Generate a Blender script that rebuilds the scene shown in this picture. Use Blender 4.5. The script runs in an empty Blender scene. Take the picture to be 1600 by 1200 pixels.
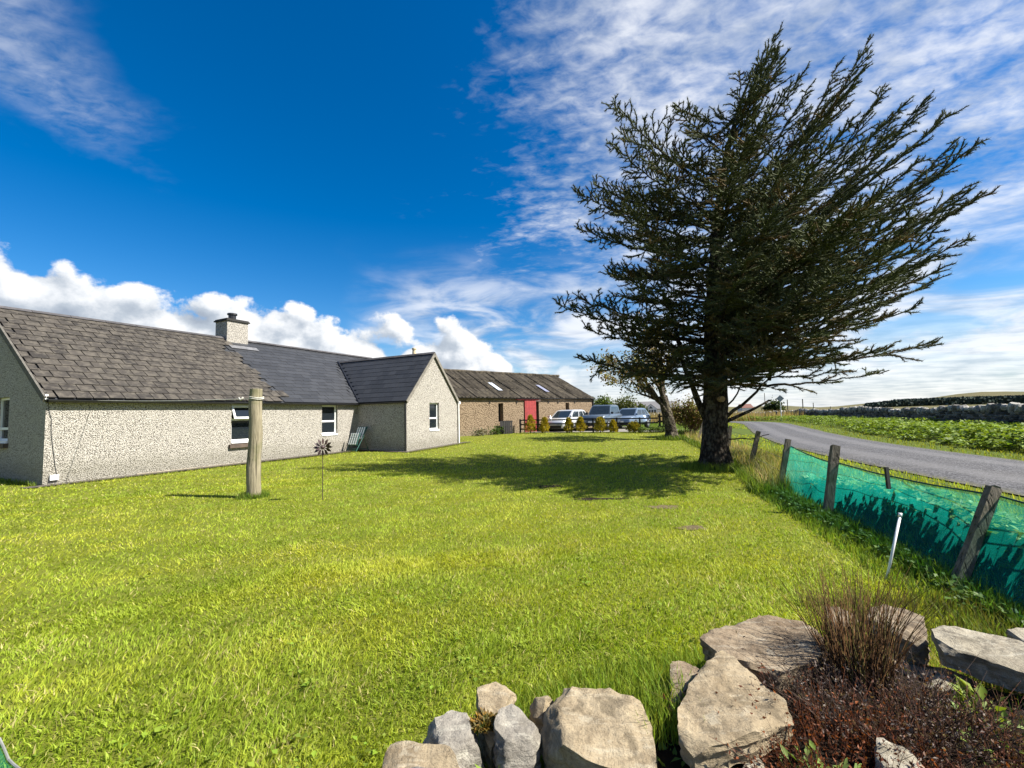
import bpy, bmesh, math, random
import numpy as np
from mathutils import Vector, Matrix, noise

random.seed(7)
rng = np.random.default_rng(11)
scene = bpy.context.scene
col = scene.collection
R = math.radians

# ------------------------------------------------------------------ camera
EYE = 1.55
PITCH, ROLL, FOCAL = 0.06796, 0.02251, 694.59 / 1600 * 36
cd = bpy.data.cameras.new('camera')
cd.sensor_width = 36
cd.lens = FOCAL
cd.clip_start, cd.clip_end = 0.05, 20000
cam = bpy.data.objects.new('camera', cd)
col.objects.link(cam)
cam.matrix_world = Matrix.Translation((0, 0, EYE)) @ Matrix.Rotation(math.pi / 2 + PITCH, 4, 'X') @ Matrix.Rotation(-ROLL, 4, 'Z')
scene.camera = cam

# ------------------------------------------------------------------ exposure
vs = scene.view_settings
vs.view_transform = 'Standard'
vs.look = 'None'
vs.gamma = 1
vs.use_curve_mapping = False
vs.exposure = 1.3
scene.cycles.max_bounces = 6
scene.cycles.transparent_max_bounces = 12

# ------------------------------------------------------------------ sun
SUN_EL = R(46)
SUN_H = Vector((0.975, -0.22)).normalized()          # towards the sun, on the ground
sd = bpy.data.lights.new('sun', 'SUN')
sd.energy = 4.8
sd.angle = R(0.55)
sd.color = (1.0, 0.955, 0.87)
sun = bpy.data.objects.new('sun', sd)
col.objects.link(sun)
sun_dir = Vector((SUN_H.x * math.cos(SUN_EL), SUN_H.y * math.cos(SUN_EL), math.sin(SUN_EL)))
sun.rotation_euler = sun_dir.to_track_quat('Z', 'Y').to_euler()
sun.location = (30, -10, 40)


# ------------------------------------------------------------------ node helper
class NT:
    def __init__(self, tree):
        self.t = tree

    def n(self, kind, **kw):
        nd = self.t.nodes.new(kind)
        for k, v in kw.items():
            setattr(nd, k, v)
        return nd

    def put(self, sock, v):
        if v is None:
            return
        if hasattr(v, 'is_output'):
            self.t.links.new(v, sock)
        elif isinstance(v, (tuple, list)) and len(v) == 3 and sock.type == 'RGBA':
            sock.default_value = (*v, 1)
        else:
            sock.default_value = v

    def m(self, op, a, b=None, c=None, clamp=False):
        nd = self.n('ShaderNodeMath', operation=op, use_clamp=clamp)
        for i, v in enumerate((a, b, c)):
            self.put(nd.inputs[i], v)
        return nd.outputs[0]

    def vm(self, op, a, b=None, out=0):
        nd = self.n('ShaderNodeVectorMath', operation=op)
        self.put(nd.inputs[0], a)
        if op == 'SCALE':
            self.put(nd.inputs['Scale'], b)
        else:
            self.put(nd.inputs[1], b)
        return nd.outputs[out]

    def ss(self, v, a, b):
        nd = self.n('ShaderNodeMapRange', interpolation_type='SMOOTHSTEP')
        self.put(nd.inputs['Value'], v)
        self.put(nd.inputs['From Min'], a)
        self.put(nd.inputs['From Max'], b)
        return nd.outputs[0]

    def noise(self, vec, scale, detail=4, rough=0.55, dist=0.0, lac=2.0):
        nd = self.n('ShaderNodeTexNoise')
        self.put(nd.inputs['Vector'], vec)
        for k, v in (('Scale', scale), ('Detail', detail), ('Roughness', rough), ('Distortion', dist), ('Lacunarity', lac)):
            self.put(nd.inputs[k], v)
        return nd.outputs[0]

    def voro(self, vec, scale, feature='F1', out='Distance', rand=1.0, **kw):
        nd = self.n('ShaderNodeTexVoronoi', feature=feature)
        self.put(nd.inputs['Vector'], vec)
        self.put(nd.inputs['Scale'], scale)
        self.put(nd.inputs['Randomness'], rand)
        for k, v in kw.items():
            self.put(nd.inputs[k], v)
        return nd.outputs[out]

    def mix(self, f, a, b, blend='MIX'):
        nd = self.n('ShaderNodeMix', data_type='RGBA', blend_type=blend)
        self.put(nd.inputs[0], f)
        self.put(nd.inputs[6], a)
        self.put(nd.inputs[7], b)
        return nd.outputs[2]

    def ramp(self, f, stops, interp='LINEAR'):
        nd = self.n('ShaderNodeValToRGB')
        nd.color_ramp.interpolation = interp
        e = nd.color_ramp.elements
        while len(e) < len(stops):
            e.new(0.5)
        for el, (p, c) in zip(e, stops):
            el.position = p
            el.color = (*c, 1) if len(c) == 3 else c
        self.put(nd.inputs[0], f)
        return nd.outputs[0]

    def curve(self, v, pts):
        nd = self.n('ShaderNodeFloatCurve')
        cv = nd.mapping.curves[0]
        while len(cv.points) < len(pts):
            cv.points.new(0.5, 0.5)
        for p, (x, y) in zip(cv.points, pts):
            p.location = (x, y)
        nd.mapping.update()
        self.put(nd.inputs['Value'], v)
        return nd.outputs[0]


# ------------------------------------------------------------------ sky
w = bpy.data.worlds.new('World')
scene.world = w
w.use_nodes = True
w.cycles.sampling_method = 'NONE'
w.node_tree.nodes.clear()
N = NT(w.node_tree)
sky = N.n('ShaderNodeTexSky', sky_type='NISHITA')
sky.sun_disc = False
sky.sun_elevation = SUN_EL
sky.sun_rotation = math.atan2(SUN_H.x, SUN_H.y)
sky.altitude = 0
sky.air_density = 1.0
sky.dust_density = 0.25
sky.ozone_density = 3.0
hs = N.n('ShaderNodeHueSaturation')
hs.inputs['Hue'].default_value = 0.505
hs.inputs['Saturation'].default_value = 1.48
hs.inputs['Value'].default_value = 1.18
N.put(hs.inputs['Color'], sky.outputs[0])
blue = hs.outputs[0]
D = N.n('ShaderNodeTexCoord').outputs['Generated']
sx = N.n('ShaderNodeSeparateXYZ')
N.put(sx.inputs[0], D)
dx, dy, dz = sx.outputs
DEG = 57.29578
az = N.m('MULTIPLY', N.m('ARCTAN2', dx, dy), DEG)
el = N.m('MULTIPLY', N.m('ARCSINE', dz), DEG)
# high layer: a flat sheet of cloud seen from below
zz = N.m('ADD', N.m('MAXIMUM', dz, 0.0), 0.06)
cb = N.n('ShaderNodeCombineXYZ')
N.put(cb.inputs[0], N.m('DIVIDE', dx, zz))
N.put(cb.inputs[1], N.m('DIVIDE', dy, zz))
sheet = cb.outputs[0]
# where the sheet of high cloud lies: everything east of a ragged edge, plus a streak in the west
edge = N.m('ADD', az, N.m('MULTIPLY', N.m('SUBTRACT', N.noise(sheet, 1.5, 3, 0.55), 0.5), 50.0))
east = N.ss(edge, -18.0, 20.0)
low_veil = N.m('MULTIPLY', N.ss(N.m('ADD', az, N.m('MULTIPLY', N.m('SUBTRACT', N.noise(D, 5.0, 3), 0.5), 34)), -24.0, -4.0),
               N.m('SUBTRACT', 1.0, N.ss(el, 12.0, 22.0)))
pa = N.m('DIVIDE', N.m('ADD', az, 52.0), 11.5)
pe = N.m('DIVIDE', N.m('ADD', N.m('SUBTRACT', el, 30.0), N.m('MULTIPLY', N.m('ADD', az, 47.0), 0.35)), 6.0)
pr = N.m('SQRT', N.m('ADD', N.m('MULTIPLY', pa, pa), N.m('MULTIPLY', pe, pe)))
# texture: small puffs broken by larger soft gaps, drawn out along the wind
mp = N.n('ShaderNodeMapping')
mp.inputs['Rotation'].default_value = (0, 0, R(38))
mp.inputs['Scale'].default_value = (1.0, 1.45, 1.0)
N.put(mp.inputs['Vector'], sheet)
soft = N.noise(mp.outputs[0], 2.0, 5, 0.58, 0.35)
puff = N.noise(mp.outputs[0], 13.0, 4, 0.60, 0.3)
dsoft = N.noise(N.vm('MULTIPLY', D, (1.0, 1.0, 3.2)), 5.5, 6, 0.56, 0.5)
west = N.m('SUBTRACT', 1.0, N.ss(N.m('ADD', pr, N.m('MULTIPLY', N.m('SUBTRACT', soft, 0.5), 2.2)), 0.15, 1.25))
up_hi = N.ss(el, 9.0, 24.0)
tex_hi = N.m('ADD', N.m('MULTIPLY', puff, 0.54), N.m('MULTIPLY', soft, 0.60))
tex = N.m('ADD', N.m('MULTIPLY', tex_hi, up_hi), N.m('MULTIPLY', N.m('MULTIPLY', dsoft, 1.12), N.m('SUBTRACT', 1.0, up_hi)))
a_east = N.m('MULTIPLY', N.ss(N.m('ADD', tex, N.m('MULTIPLY', east, 0.34)), 0.66, 1.16), N.ss(east, 0.02, 0.45))
a_veil = N.m('MULTIPLY', N.ss(dsoft, 0.34, 0.62), low_veil)
a_veil = N.m('MAXIMUM', a_veil, N.m('MULTIPLY', N.m('MULTIPLY', N.ss(az, -8.0, 12.0), N.m('SUBTRACT', 1.0, N.ss(el, 3.0, 11.0))), N.m('ADD', 0.62, N.m('MULTIPLY', dsoft, 0.5))))
a_west = N.m('MULTIPLY', N.m('MULTIPLY', N.ss(tex_hi, 0.38, 0.78), west), 0.60)
a_high = N.m('MULTIPLY', N.m('MAXIMUM', N.m('MAXIMUM', a_east, a_veil), a_west), 0.88, clamp=True)
high_col = N.mix(N.ss(N.m('ADD', N.m('MULTIPLY', dsoft, 0.5), N.m('MULTIPLY', soft, 0.5)), 0.36, 0.60), (0.44, 0.51, 0.63), (0.90, 0.92, 0.96))
sky1 = N.mix(a_high, blue, N.vm('SCALE', high_col, 9.0))
# heaped cumulus along the western horizon, thinning to soft grey cloud in the east
topn = N.curve(N.m('DIVIDE', N.m('ADD', az, 60.0), 120.0),
               [(0, .80), (.087, .80), (.112, .79), (.14, .71), (.168, .74), (.213, .78), (.25, .74), (.276, .76), (.304, .70), (.341, .63),
                (.38, .61), (.446, .58), (.50, .46), (.53, .33), (.60, .24), (.75, .24), (1, .24)])
top_el = N.m('MULTIPLY', topn, 20.0)
D2 = N.vm('MULTIPLY', D, (1.0, 1.0, 1.25))


def lumps(v):
    big = N.voro(v, 6.5, 'F1', Detail=1.0, Roughness=0.5, Lacunarity=2.4)
    sml = N.voro(v, 21.0, 'F1')
    fbm = N.noise(v, 9.0, 6, 0.64)
    heap = N.m('MINIMUM', N.m('MULTIPLY', N.m('SUBTRACT', 0.52, big), 7.0), 1.1)
    return N.m('ADD', N.m('ADD', heap, N.m('MULTIPLY', N.m('SUBTRACT', 0.45, sml), 1.1)), N.m('MULTIPLY', N.m('SUBTRACT', fbm, 0.5), 8.0))


lump = lumps(D2)
lump2 = lumps(N.vm('ADD', D2, (0.022, -0.006, 0.026)))
depth_c = N.m('ADD', N.m('SUBTRACT', top_el, el), lump)
a_cum = N.ss(depth_c, -0.5, 0.7)
lit = N.m('ADD', N.m('MULTIPLY', N.m('SUBTRACT', lump, lump2), 0.24), N.m('SUBTRACT', 0.86, N.m('MULTIPLY', depth_c, 0.066)))
cum_col = N.ramp(lit, [(0.0, (0.36, 0.42, 0.51)), (0.38, (0.50, 0.56, 0.64)), (0.72, (0.82, 0.85, 0.89)), (0.95, (1.0, 1.0, 1.0))])
east_soft = N.m('SUBTRACT', 1.0, N.m('MULTIPLY', N.ss(az, -4.0, 14.0), 0.75))
sky2 = N.mix(N.m('MULTIPLY', a_cum, east_soft), sky1, N.vm('SCALE', cum_col, 9.0))
bg = N.n('ShaderNodeBackground')
N.put(bg.inputs[0], sky2)
bg.inputs[1].default_value = 0.051
N.put(N.n('ShaderNodeOutputWorld').inputs[0], bg.outputs[0])


# ------------------------------------------------------------------ small helpers
def tag(o, label=None, cat=None, group=None, kind=None):
    for k, v in (('label', label), ('category', cat), ('group', group), ('kind', kind)):
        if v:
            o[k] = v
    return o


def adopt(o, p):
    """parent o, whose coordinates are already world coordinates, to p (an Empty that is only translated, or a mesh at the origin)"""
    if p is not None:
        o.parent = p
        o.matrix_parent_inverse = Matrix.Translation(-p.location) if p.parent is None else Matrix()
    return o


def empty(name, loc=(0, 0, 0), rz=0.0):
    o = bpy.data.objects.new(name, None)
    o.empty_display_size = 0.2
    col.objects.link(o)
    o.location = loc
    o.rotation_euler = (0, 0, rz)
    return o


def thing(name, label, cat, loc=(0, 0, 0), group=None, rz=0.0):
    return tag(empty(name, loc, rz), label, cat, group)


class MB:
    """collects faces for one mesh"""

    def __init__(self):
        self.v, self.f = [], []

    def face(self, *pts):
        i = len(self.v)
        self.v += [tuple(p) for p in pts]
        self.f.append(tuple(range(i, i + len(pts))))
        return self

    def obox(self, o, a, b, c):
        """box from corner o with edge vectors a, b, c (right handed)"""
        o, a, b, c = map(Vector, (o, a, b, c))
        i = len(self.v)
        self.v += [tuple(p) for p in (o, o + a, o + a + b, o + b, o + c, o + a + c, o + a + b + c, o + b + c)]
        self.f += [tuple(i + k for k in q) for q in ((0, 3, 2, 1), (4, 5, 6, 7), (0, 1, 5, 4), (1, 2, 6, 5), (2, 3, 7, 6), (3, 0, 4, 7))]
        return self

    def box(self, c, s):
        return self.obox((c[0] - s[0] / 2, c[1] - s[1] / 2, c[2] - s[2] / 2), (s[0], 0, 0), (0, s[1], 0), (0, 0, s[2]))

    def tube(self, pts, rad, n=8, cap=True):
        pts = [Vector(p) for p in pts]
        if not hasattr(rad, '__len__'):
            rad = [rad] * len(pts)
        base = len(self.v)
        t0 = (pts[1] - pts[0]).normalized()
        u = t0.orthogonal().normalized()
        for k, p in enumerate(pts):
            t = (pts[min(k + 1, len(pts) - 1)] - pts[max(k - 1, 0)]).normalized()
            u = (u - t * u.dot(t))
            u = u.normalized() if u.length > 1e-6 else t.orthogonal().normalized()
            vv = t.cross(u)
            for j in range(n):
                a = 2 * math.pi * j / n
                self.v.append(tuple(p + (u * math.cos(a) + vv * math.sin(a)) * rad[k]))
        for k in range(len(pts) - 1):
            for j in range(n):
                a, b = base + k * n + j, base + k * n + (j + 1) % n
                self.f.append((a, b, b + n, a + n))
        if cap:
            self.f.append(tuple(base + j for j in reversed(range(n))))
            self.f.append(tuple(base + (len(pts) - 1) * n + j for j in range(n)))
        return self

    def mesh(self, name, smooth=False, bevel=0):
        me = bpy.data.meshes.new(name)
        me.from_pydata(self.v, [], self.f)
        if bevel:
            bm = bmesh.new()
            bm.from_mesh(me)
            bmesh.ops.remove_doubles(bm, verts=bm.verts, dist=1e-5)
            bmesh.ops.bevel(bm, geom=list(bm.edges), offset=bevel, segments=2, affect='EDGES', clamp_overlap=True)
            bm.to_mesh(me)
            bm.free()
        if smooth:
            me.polygons.foreach_set('use_smooth', [True] * len(me.polygons))
        return me

    def build(self, name, mat, parent=None, smooth=False, bevel=0, kind=None):
        me = self.mesh(name, smooth, bevel)
        return link(name, me, mat, parent, kind)


def link(name, me, mat, parent=None, kind=None):
    if mat is not None:
        me.materials.clear()
        me.materials.append(mat)
    o = bpy.data.objects.new(name, me)
    col.objects.link(o)
    if kind:
        o['kind'] = kind
    if parent is not None:
        adopt(o, parent)
    return o


def np_mesh(name, V, F, mat, parent=None, kind=None, color=None, smooth=False):
    """V (n,3) floats, F (m,3) triangles, color (n,3)"""
    V = np.asarray(V, np.float32)
    F = np.asarray(F, np.int32)
    me = bpy.data.meshes.new(name)
    me.vertices.add(len(V))
    me.vertices.foreach_set('co', V.ravel())
    me.loops.add(F.size)
    me.loops.foreach_set('vertex_index', F.ravel())
    me.polygons.add(len(F))
    me.polygons.foreach_set('loop_start', np.arange(0, F.size, F.shape[1], dtype=np.int32))
    if smooth:
        me.polygons.foreach_set('use_smooth', np.ones(len(F), bool))
    me.update(calc_edges=True)
    if color is not None:
        ca = me.color_attributes.new('Col', 'FLOAT_COLOR', 'POINT')
        ca.data.foreach_set('color', np.concatenate([color, np.ones((len(V), 1))], 1).astype(np.float32).ravel())
    return link(name, me, mat, parent, kind)


class Bits:
    """many triangles with colours, gathered from arrays"""

    def __init__(self):
        self.V, self.F, self.C, self.n = [], [], [], 0

    def add(self, V, F, C):
        self.V.append(V)
        self.F.append(F + self.n)
        self.C.append(C)
        self.n += len(V)

    def blades(self, P, H, Wd, az, lean, C, bend=True):
        """grass blades: roots P (n,3), heights, widths, facing, lean (n,2), colours (n,3)"""
        n = len(P)
        s = np.stack([np.cos(az), np.sin(az), np.zeros(n)], 1) * (Wd / 2)[:, None]
        L = np.concatenate([lean, np.zeros((n, 1))], 1)
        up = np.array([0, 0, 1.0])
        tip = P + L + up * H[:, None]
        if bend:
            mid = P + L * 0.35 + up * (H * 0.6)[:, None]
            V = np.stack([P - s, P + s, mid + s * .8, mid - s * .8, tip], 1).reshape(-1, 3)
            F = (np.arange(n)[:, None, None] * 5 + np.array([[0, 1, 2], [0, 2, 3], [3, 2, 4]])).reshape(-1, 3)
            k = 5
        else:
            V = np.stack([P - s, P + s, tip], 1).reshape(-1, 3)
            F = np.arange(n * 3).reshape(-1, 3)
            k = 3
        self.add(V, F, np.repeat(C, k, 0))

    def leaves(self, P, Dr, Nr, Ln, Wd, C, fold=0.25):
        """leaf = two triangles folded along the midrib"""
        n = len(P)
        Dr = Dr / np.linalg.norm(Dr, axis=1, keepdims=True)
        S = np.cross(Dr, Nr)
        S /= np.linalg.norm(S, axis=1, keepdims=True) + 1e-9
        Nn = np.cross(S, Dr)
        m = P + Dr * (Ln * .45)[:, None] + Nn * (Wd * fold)[:, None]
        V = np.stack([P, m - S * (Wd / 2)[:, None], P + Dr * Ln[:, None], m + S * (Wd / 2)[:, None]], 1).reshape(-1, 3)
        F = (np.arange(n)[:, None, None] * 4 + np.array([[0, 2, 1], [0, 3, 2]])).reshape(-1, 3)
        self.add(V, F, np.repeat(C, 4, 0))

    def sticks(self, P0, P1, r0, r1, C, n=3):
        """tapered prisms"""
        k = len(P0)
        d = P1 - P0
        d = d / (np.linalg.norm(d, axis=1, keepdims=True) + 1e-9)
        a = np.where(np.abs(d[:, 2:3]) < .9, np.array([[0, 0, 1.0]]), np.array([[1.0, 0, 0]]))
        u = np.cross(d, a)
        u /= np.linalg.norm(u, axis=1, keepdims=True) + 1e-9
        v = np.cross(d, u)
        rings = []
        for P, r in ((P0, r0), (P1, r1)):
            for j in range(n):
                t = 2 * math.pi * j / n
                rings.append(P + (u * math.cos(t) + v * math.sin(t)) * np.reshape(r, (-1, 1)))
        V = np.stack(rings, 1).reshape(-1, 3)
        q = []
        for j in range(n):
            b = (j + 1) % n
            q += [[j, b, b + n], [j, b + n, j + n]]
        F = (np.arange(k)[:, None, None] * 2 * n + np.array(q)).reshape(-1, 3)
        self.add(V, F, np.repeat(C, 2 * n, 0))

    def build(self, name, mat, parent=None, kind=None):
        return np_mesh(name, np.concatenate(self.V), np.concatenate(self.F), mat, parent, kind, np.concatenate(self.C))


def jitter(c, n, amt=0.25, hue=0.1):
    c = np.array(c, float)
    k = 1 + (rng.random((n, 1)) - .5) * 2 * amt
    return np.clip(c * k * (1 + (rng.random((n, 3)) - .5) * 2 * hue), 0, 1)


def sstep(a, b, x):
    t = np.clip((np.asarray(x, float) - a) / (b - a), 0, 1)
    return t * t * (3 - 2 * t)


# ------------------------------------------------------------------ materials
MATS = {}


def mat_new(name):
    m = bpy.data.materials.new(name)
    m.use_nodes = True
    t = m.node_tree
    b = t.nodes['Principled BSDF']
    MATS[name] = m
    return m, NT(t), b


def simple(name, c, rough=0.7, metal=0.0, var=0.25, scale=6.0, bump=0.0, bscale=60.0, spec=0.5, obj_rand=0.0, coat=0.0):
    m, N, b = mat_new(name)
    P = N.n('ShaderNodeTexCoord').outputs['Object']
    f = N.noise(P, scale, 5, 0.6)
    lo = tuple(max(0, k * (1 - var)) for k in c)
    hi = tuple(min(1, k * (1 + var)) for k in c)
    cc = N.mix(N.ss(f, 0.3, 0.7), lo, hi)
    if obj_rand:
        rnd = N.n('ShaderNodeObjectInfo').outputs['Random']
        cc = N.mix(1.0, cc, N.mix(rnd, (1 - obj_rand,) * 3, (1 + obj_rand,) * 3), 'MULTIPLY')
    N.put(b.inputs['Base Color'], cc)
    b.inputs['Roughness'].default_value = rough
    b.inputs['Metallic'].default_value = metal
    b.inputs['Specular IOR Level'].default_value = spec
    b.inputs['Coat Weight'].default_value = coat
    if bump:
        bp = N.n('ShaderNodeBump')
        bp.inputs['Strength'].default_value = bump
        bp.inputs['Distance'].default_value = 0.02
        N.put(bp.inputs['Height'], N.noise(P, bscale, 5, 0.65))
        N.put(b.inputs['Normal'], bp.outputs[0])
    return m


def foliage(name, trans=0.35, rough=0.6, spec=0.25):
    m, N, b = mat_new(name)
    c = N.n('ShaderNodeAttribute', attribute_name='Col').outputs['Color']
    N.put(b.inputs['Base Color'], c)
    b.inputs['Roughness'].default_value = rough
    b.inputs['Specular IOR Level'].default_value = spec
    if trans:
        tr = N.n('ShaderNodeBsdfTranslucent')
        N.put(tr.inputs[0], N.mix(1.0, c, (1.3, 1.25, 0.6), 'MULTIPLY'))
        mx = N.n('ShaderNodeMixShader')
        mx.inputs[0].default_value = trans
        N.put(mx.inputs[1], b.outputs[0])
        N.put(mx.inputs[2], tr.outputs[0])
        out = [k for k in N.t.nodes if k.type == 'OUTPUT_MATERIAL'][0]
        N.put(out.inputs[0], mx.outputs[0])
    return m


GRASS = foliage('grass_blade', 0.4)
LEAF = foliage('leaf', 0.3)
NEEDLE = foliage('needle', 0.10, 0.8, 0.06)
TWIG = foliage('twig', 0.0, 0.85, 0.15)


def m_harling(name, light, dark, scale=34.0):
    m, N, b = mat_new(name)
    P = N.n('ShaderNodeTexCoord').outputs['Object']
    v = N.voro(P, scale)
    v2 = N.noise(P, scale * 1.7, 3, 0.7)
    blot = N.noise(P, 1.3, 5, 0.65)
    peb = N.ss(N.m('ADD', N.m('MULTIPLY', v, 1.0), N.m('MULTIPLY', N.m('SUBTRACT', v2, .5), 1.3)), 0.30, 0.74)
    cc = N.mix(peb, light, dark)
    sep = N.n('ShaderNodeSeparateXYZ')
    N.put(sep.inputs[0], P)
    stain = N.m('MULTIPLY', N.ss(N.m('ADD', sep.outputs[2], N.m('MULTIPLY', blot, -.7)), 0.45, -0.15), 0.4)
    cc = N.mix(N.m('MULTIPLY', N.ss(blot, .35, .75), .3), cc, tuple(k * .62 for k in light))
    cc = N.mix(stain, cc, (0.16, 0.15, 0.10))
    N.put(b.inputs['Base Color'], cc)
    b.inputs['Roughness'].default_value = 0.95
    b.inputs['Specular IOR Level'].default_value = 0.15
    bp = N.n('ShaderNodeBump')
    bp.inputs['Strength'].default_value = 1.0
    bp.inputs['Distance'].default_value = 0.03
    N.put(bp.inputs['Height'], N.m('ADD', N.m('SUBTRACT', 1.0, v), N.m('MULTIPLY', v2, .7)))
    N.put(b.inputs['Normal'], bp.outputs[0])
    return m


HARL = m_harling('pebbledash_harling', (0.68, 0.635, 0.56), (0.125, 0.112, 0.096), 44.0)
BARNWALL = m_harling('barn_render', (0.30, 0.225, 0.148), (0.14, 0.10, 0.064), 14.0)


def m_slate(name, c1, c2, lichen, amount, rnd=0.3, rough=.75):
    m, N, b = mat_new(name)
    tc = N.n('ShaderNodeTexCoord')
    P = N.n('ShaderNodeNewGeometry').outputs['Position']
    isl = N.n('ShaderNodeNewGeometry').outputs['Random Per Island']
    orn = N.n('ShaderNodeObjectInfo').outputs['Random']
    r = N.m('FRACT', N.m('ADD', isl, orn))
    cc = N.mix(r, c1, c2)
    f = N.noise(P, 5.0, 6, 0.7)
    cc = N.mix(N.m('MULTIPLY', N.ss(f, .42, .62), amount), cc, lichen)
    f2 = N.noise(P, 26.0, 4, 0.7)
    cc = N.mix(N.m('MULTIPLY', N.ss(f2, .62, .74), amount * 1.1), cc, tuple(min(1, k * 2.1) for k in lichen))
    cc = N.mix(N.m('MULTIPLY', N.ss(N.noise(P, 2.2, 5, .6), .5, .72), amount * .9), cc, (0.022, 0.02, 0.017))
    N.put(b.inputs['Base Color'], cc)
    b.inputs['Roughness'].default_value = rough
    b.inputs['Specular IOR Level'].default_value = 0.35
    bp = N.n('ShaderNodeBump')
    bp.inputs['Strength'].default_value = 0.5
    bp.inputs['Distance'].default_value = 0.01
    N.put(bp.inputs['Height'], N.noise(P, 40.0, 5, 0.65))
    N.put(b.inputs['Normal'], bp.outputs[0])
    return m


OLD_SLATE = m_slate('weathered_slate', (0.026, 0.022, 0.018), (0.055, 0.047, 0.038), (0.115, 0.10, 0.078), 0.6)
NEW_SLATE = m_slate('new_slate', (0.024, 0.0255, 0.029), (0.038, 0.040, 0.045), (0.06, 0.058, 0.055), 0.12, rough=.6)
DARK = simple('dark_felt', (0.022, 0.021, 0.02), 0.9)
RIDGE = simple('ridge_tile', (0.065, 0.06, 0.06), 0.7, obj_rand=.3, bump=.3)
LEAD = simple('lead_flashing', (0.13, 0.13, 0.135), 0.6)
BLACKPL = simple('black_plastic', (0.015, 0.015, 0.016), 0.35)
WHITEPL = simple('white_upvc', (0.80, 0.80, 0.79), 0.35, var=.04)
STONESILL = simple('brown_sill', (0.085, 0.06, 0.045), 0.8, bump=.3)
CONC = simple('concrete', (0.26, 0.24, 0.20), 0.9, bump=.4, var=.3)
DAMP = simple('damp_gravel', (0.075, 0.062, 0.045), 0.95, bump=.8, bscale=30, var=.45, scale=9)
REDPAINT = simple('red_painted_wood', (0.27, 0.028, 0.026), 0.6, var=.2)
BLACKWOOD = simple('black_stained_wood', (0.012, 0.011, 0.010), 0.7, obj_rand=.3)
POTCLAY = simple('cream_clay', (0.52, 0.43, 0.27), 0.7)
GREENPAINT = simple('green_painted_metal', (0.012, 0.075, 0.06), 0.4)
RUST = simple('rusty_bronze', (0.052, 0.030, 0.028), 0.6, var=.5, scale=30)
STEEL = simple('galvanised_steel', (0.30, 0.31, 0.32), 0.45, metal=.7)
WIRE = simple('dark_wire', (0.06, 0.06, 0.06), 0.6)
ROPE = simple('rope', (0.55, 0.53, 0.46), 0.8)
PIPE = simple('white_plastic_pipe', (0.72, 0.71, 0.68), 0.45, var=.1)


def m_glass():
    m, N, b = mat_new('window_glass')
    b.inputs['Base Color'].default_value = (0.012, 0.016, 0.02, 1)
    b.inputs['Roughness'].default_value = 0.03
    b.inputs['Specular IOR Level'].default_value = 0.6
    return m


GLASS = m_glass()


def m_timber(name, c1, c2, grain=3.0, green=(0.12, 0.13, 0.05)):
    m, N, b = mat_new(name)
    P = N.n('ShaderNodeTexCoord').outputs['Object']
    q = N.vm('MULTIPLY', P, (14.0, 14.0, 0.9))
    g = N.noise(q, grain, 6, 0.65, .6)
    cc = N.mix(N.ss(g, .3, .7), c1, c2)
    crack = N.noise(N.vm('MULTIPLY', P, (30.0, 30.0, .55)), 1.2, 3, .5)
    cc = N.mix(N.m('MULTIPLY', N.ss(crack, .60, .68), .8), cc, tuple(k * .18 for k in c1))
    cc = N.mix(N.m('MULTIPLY', N.ss(N.noise(P, 2.3, 4, .6), .48, .68), .55), cc, green)
    N.put(b.inputs['Base Color'], cc)
    b.inputs['Roughness'].default_value = .85
    b.inputs['Specular IOR Level'].default_value = .2
    bp = N.n('ShaderNodeBump')
    bp.inputs['Strength'].default_value = .6
    bp.inputs['Distance'].default_value = .02
    N.put(bp.inputs['Height'], N.m('SUBTRACT', g, N.ss(crack, .58, .7)))
    N.put(b.inputs['Normal'], bp.outputs[0])
    return m


POLEWOOD = m_timber('weathered_pole_timber', (0.17, 0.145, 0.095), (0.31, 0.27, 0.185))
POSTWOOD = m_timber('old_fence_post_timber', (0.085, 0.070, 0.050), (0.19, 0.16, 0.12), green=(.07, .075, .035))


def m_bark(name, c1, c2, c3):
    m, N, b = mat_new(name)
    P = N.n('ShaderNodeTexCoord').outputs['Object']
    v = N.voro(N.vm('MULTIPLY', P, (1.0, 1.0, .55)), 16.0)
    f = N.noise(P, 5.0, 6, .65)
    cc = N.mix(N.ss(v, .2, .65), c2, c1)
    cc = N.mix(N.m('MULTIPLY', N.ss(f, .5, .68), .75), cc, c3)
    N.put(b.inputs['Base Color'], cc)
    b.inputs['Roughness'].default_value = .95
    b.inputs['Specular IOR Level'].default_value = .1
    bp = N.n('ShaderNodeBump')
    bp.inputs['Strength'].default_value = 1.0
    bp.inputs['Distance'].default_value = .06
    N.put(bp.inputs['Height'], N.m('SUBTRACT', N.noise(P, 22.0, 5, .7), v))
    N.put(b.inputs['Normal'], bp.outputs[0])
    return m


BARK = m_bark('spruce_bark', (0.022, 0.017, 0.013), (0.085, 0.068, 0.050), (0.15, 0.135, 0.10))
BARK2 = m_bark('sycamore_bark', (0.035, 0.028, 0.02), (0.12, 0.10, 0.075), (0.20, 0.18, 0.11))


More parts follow.
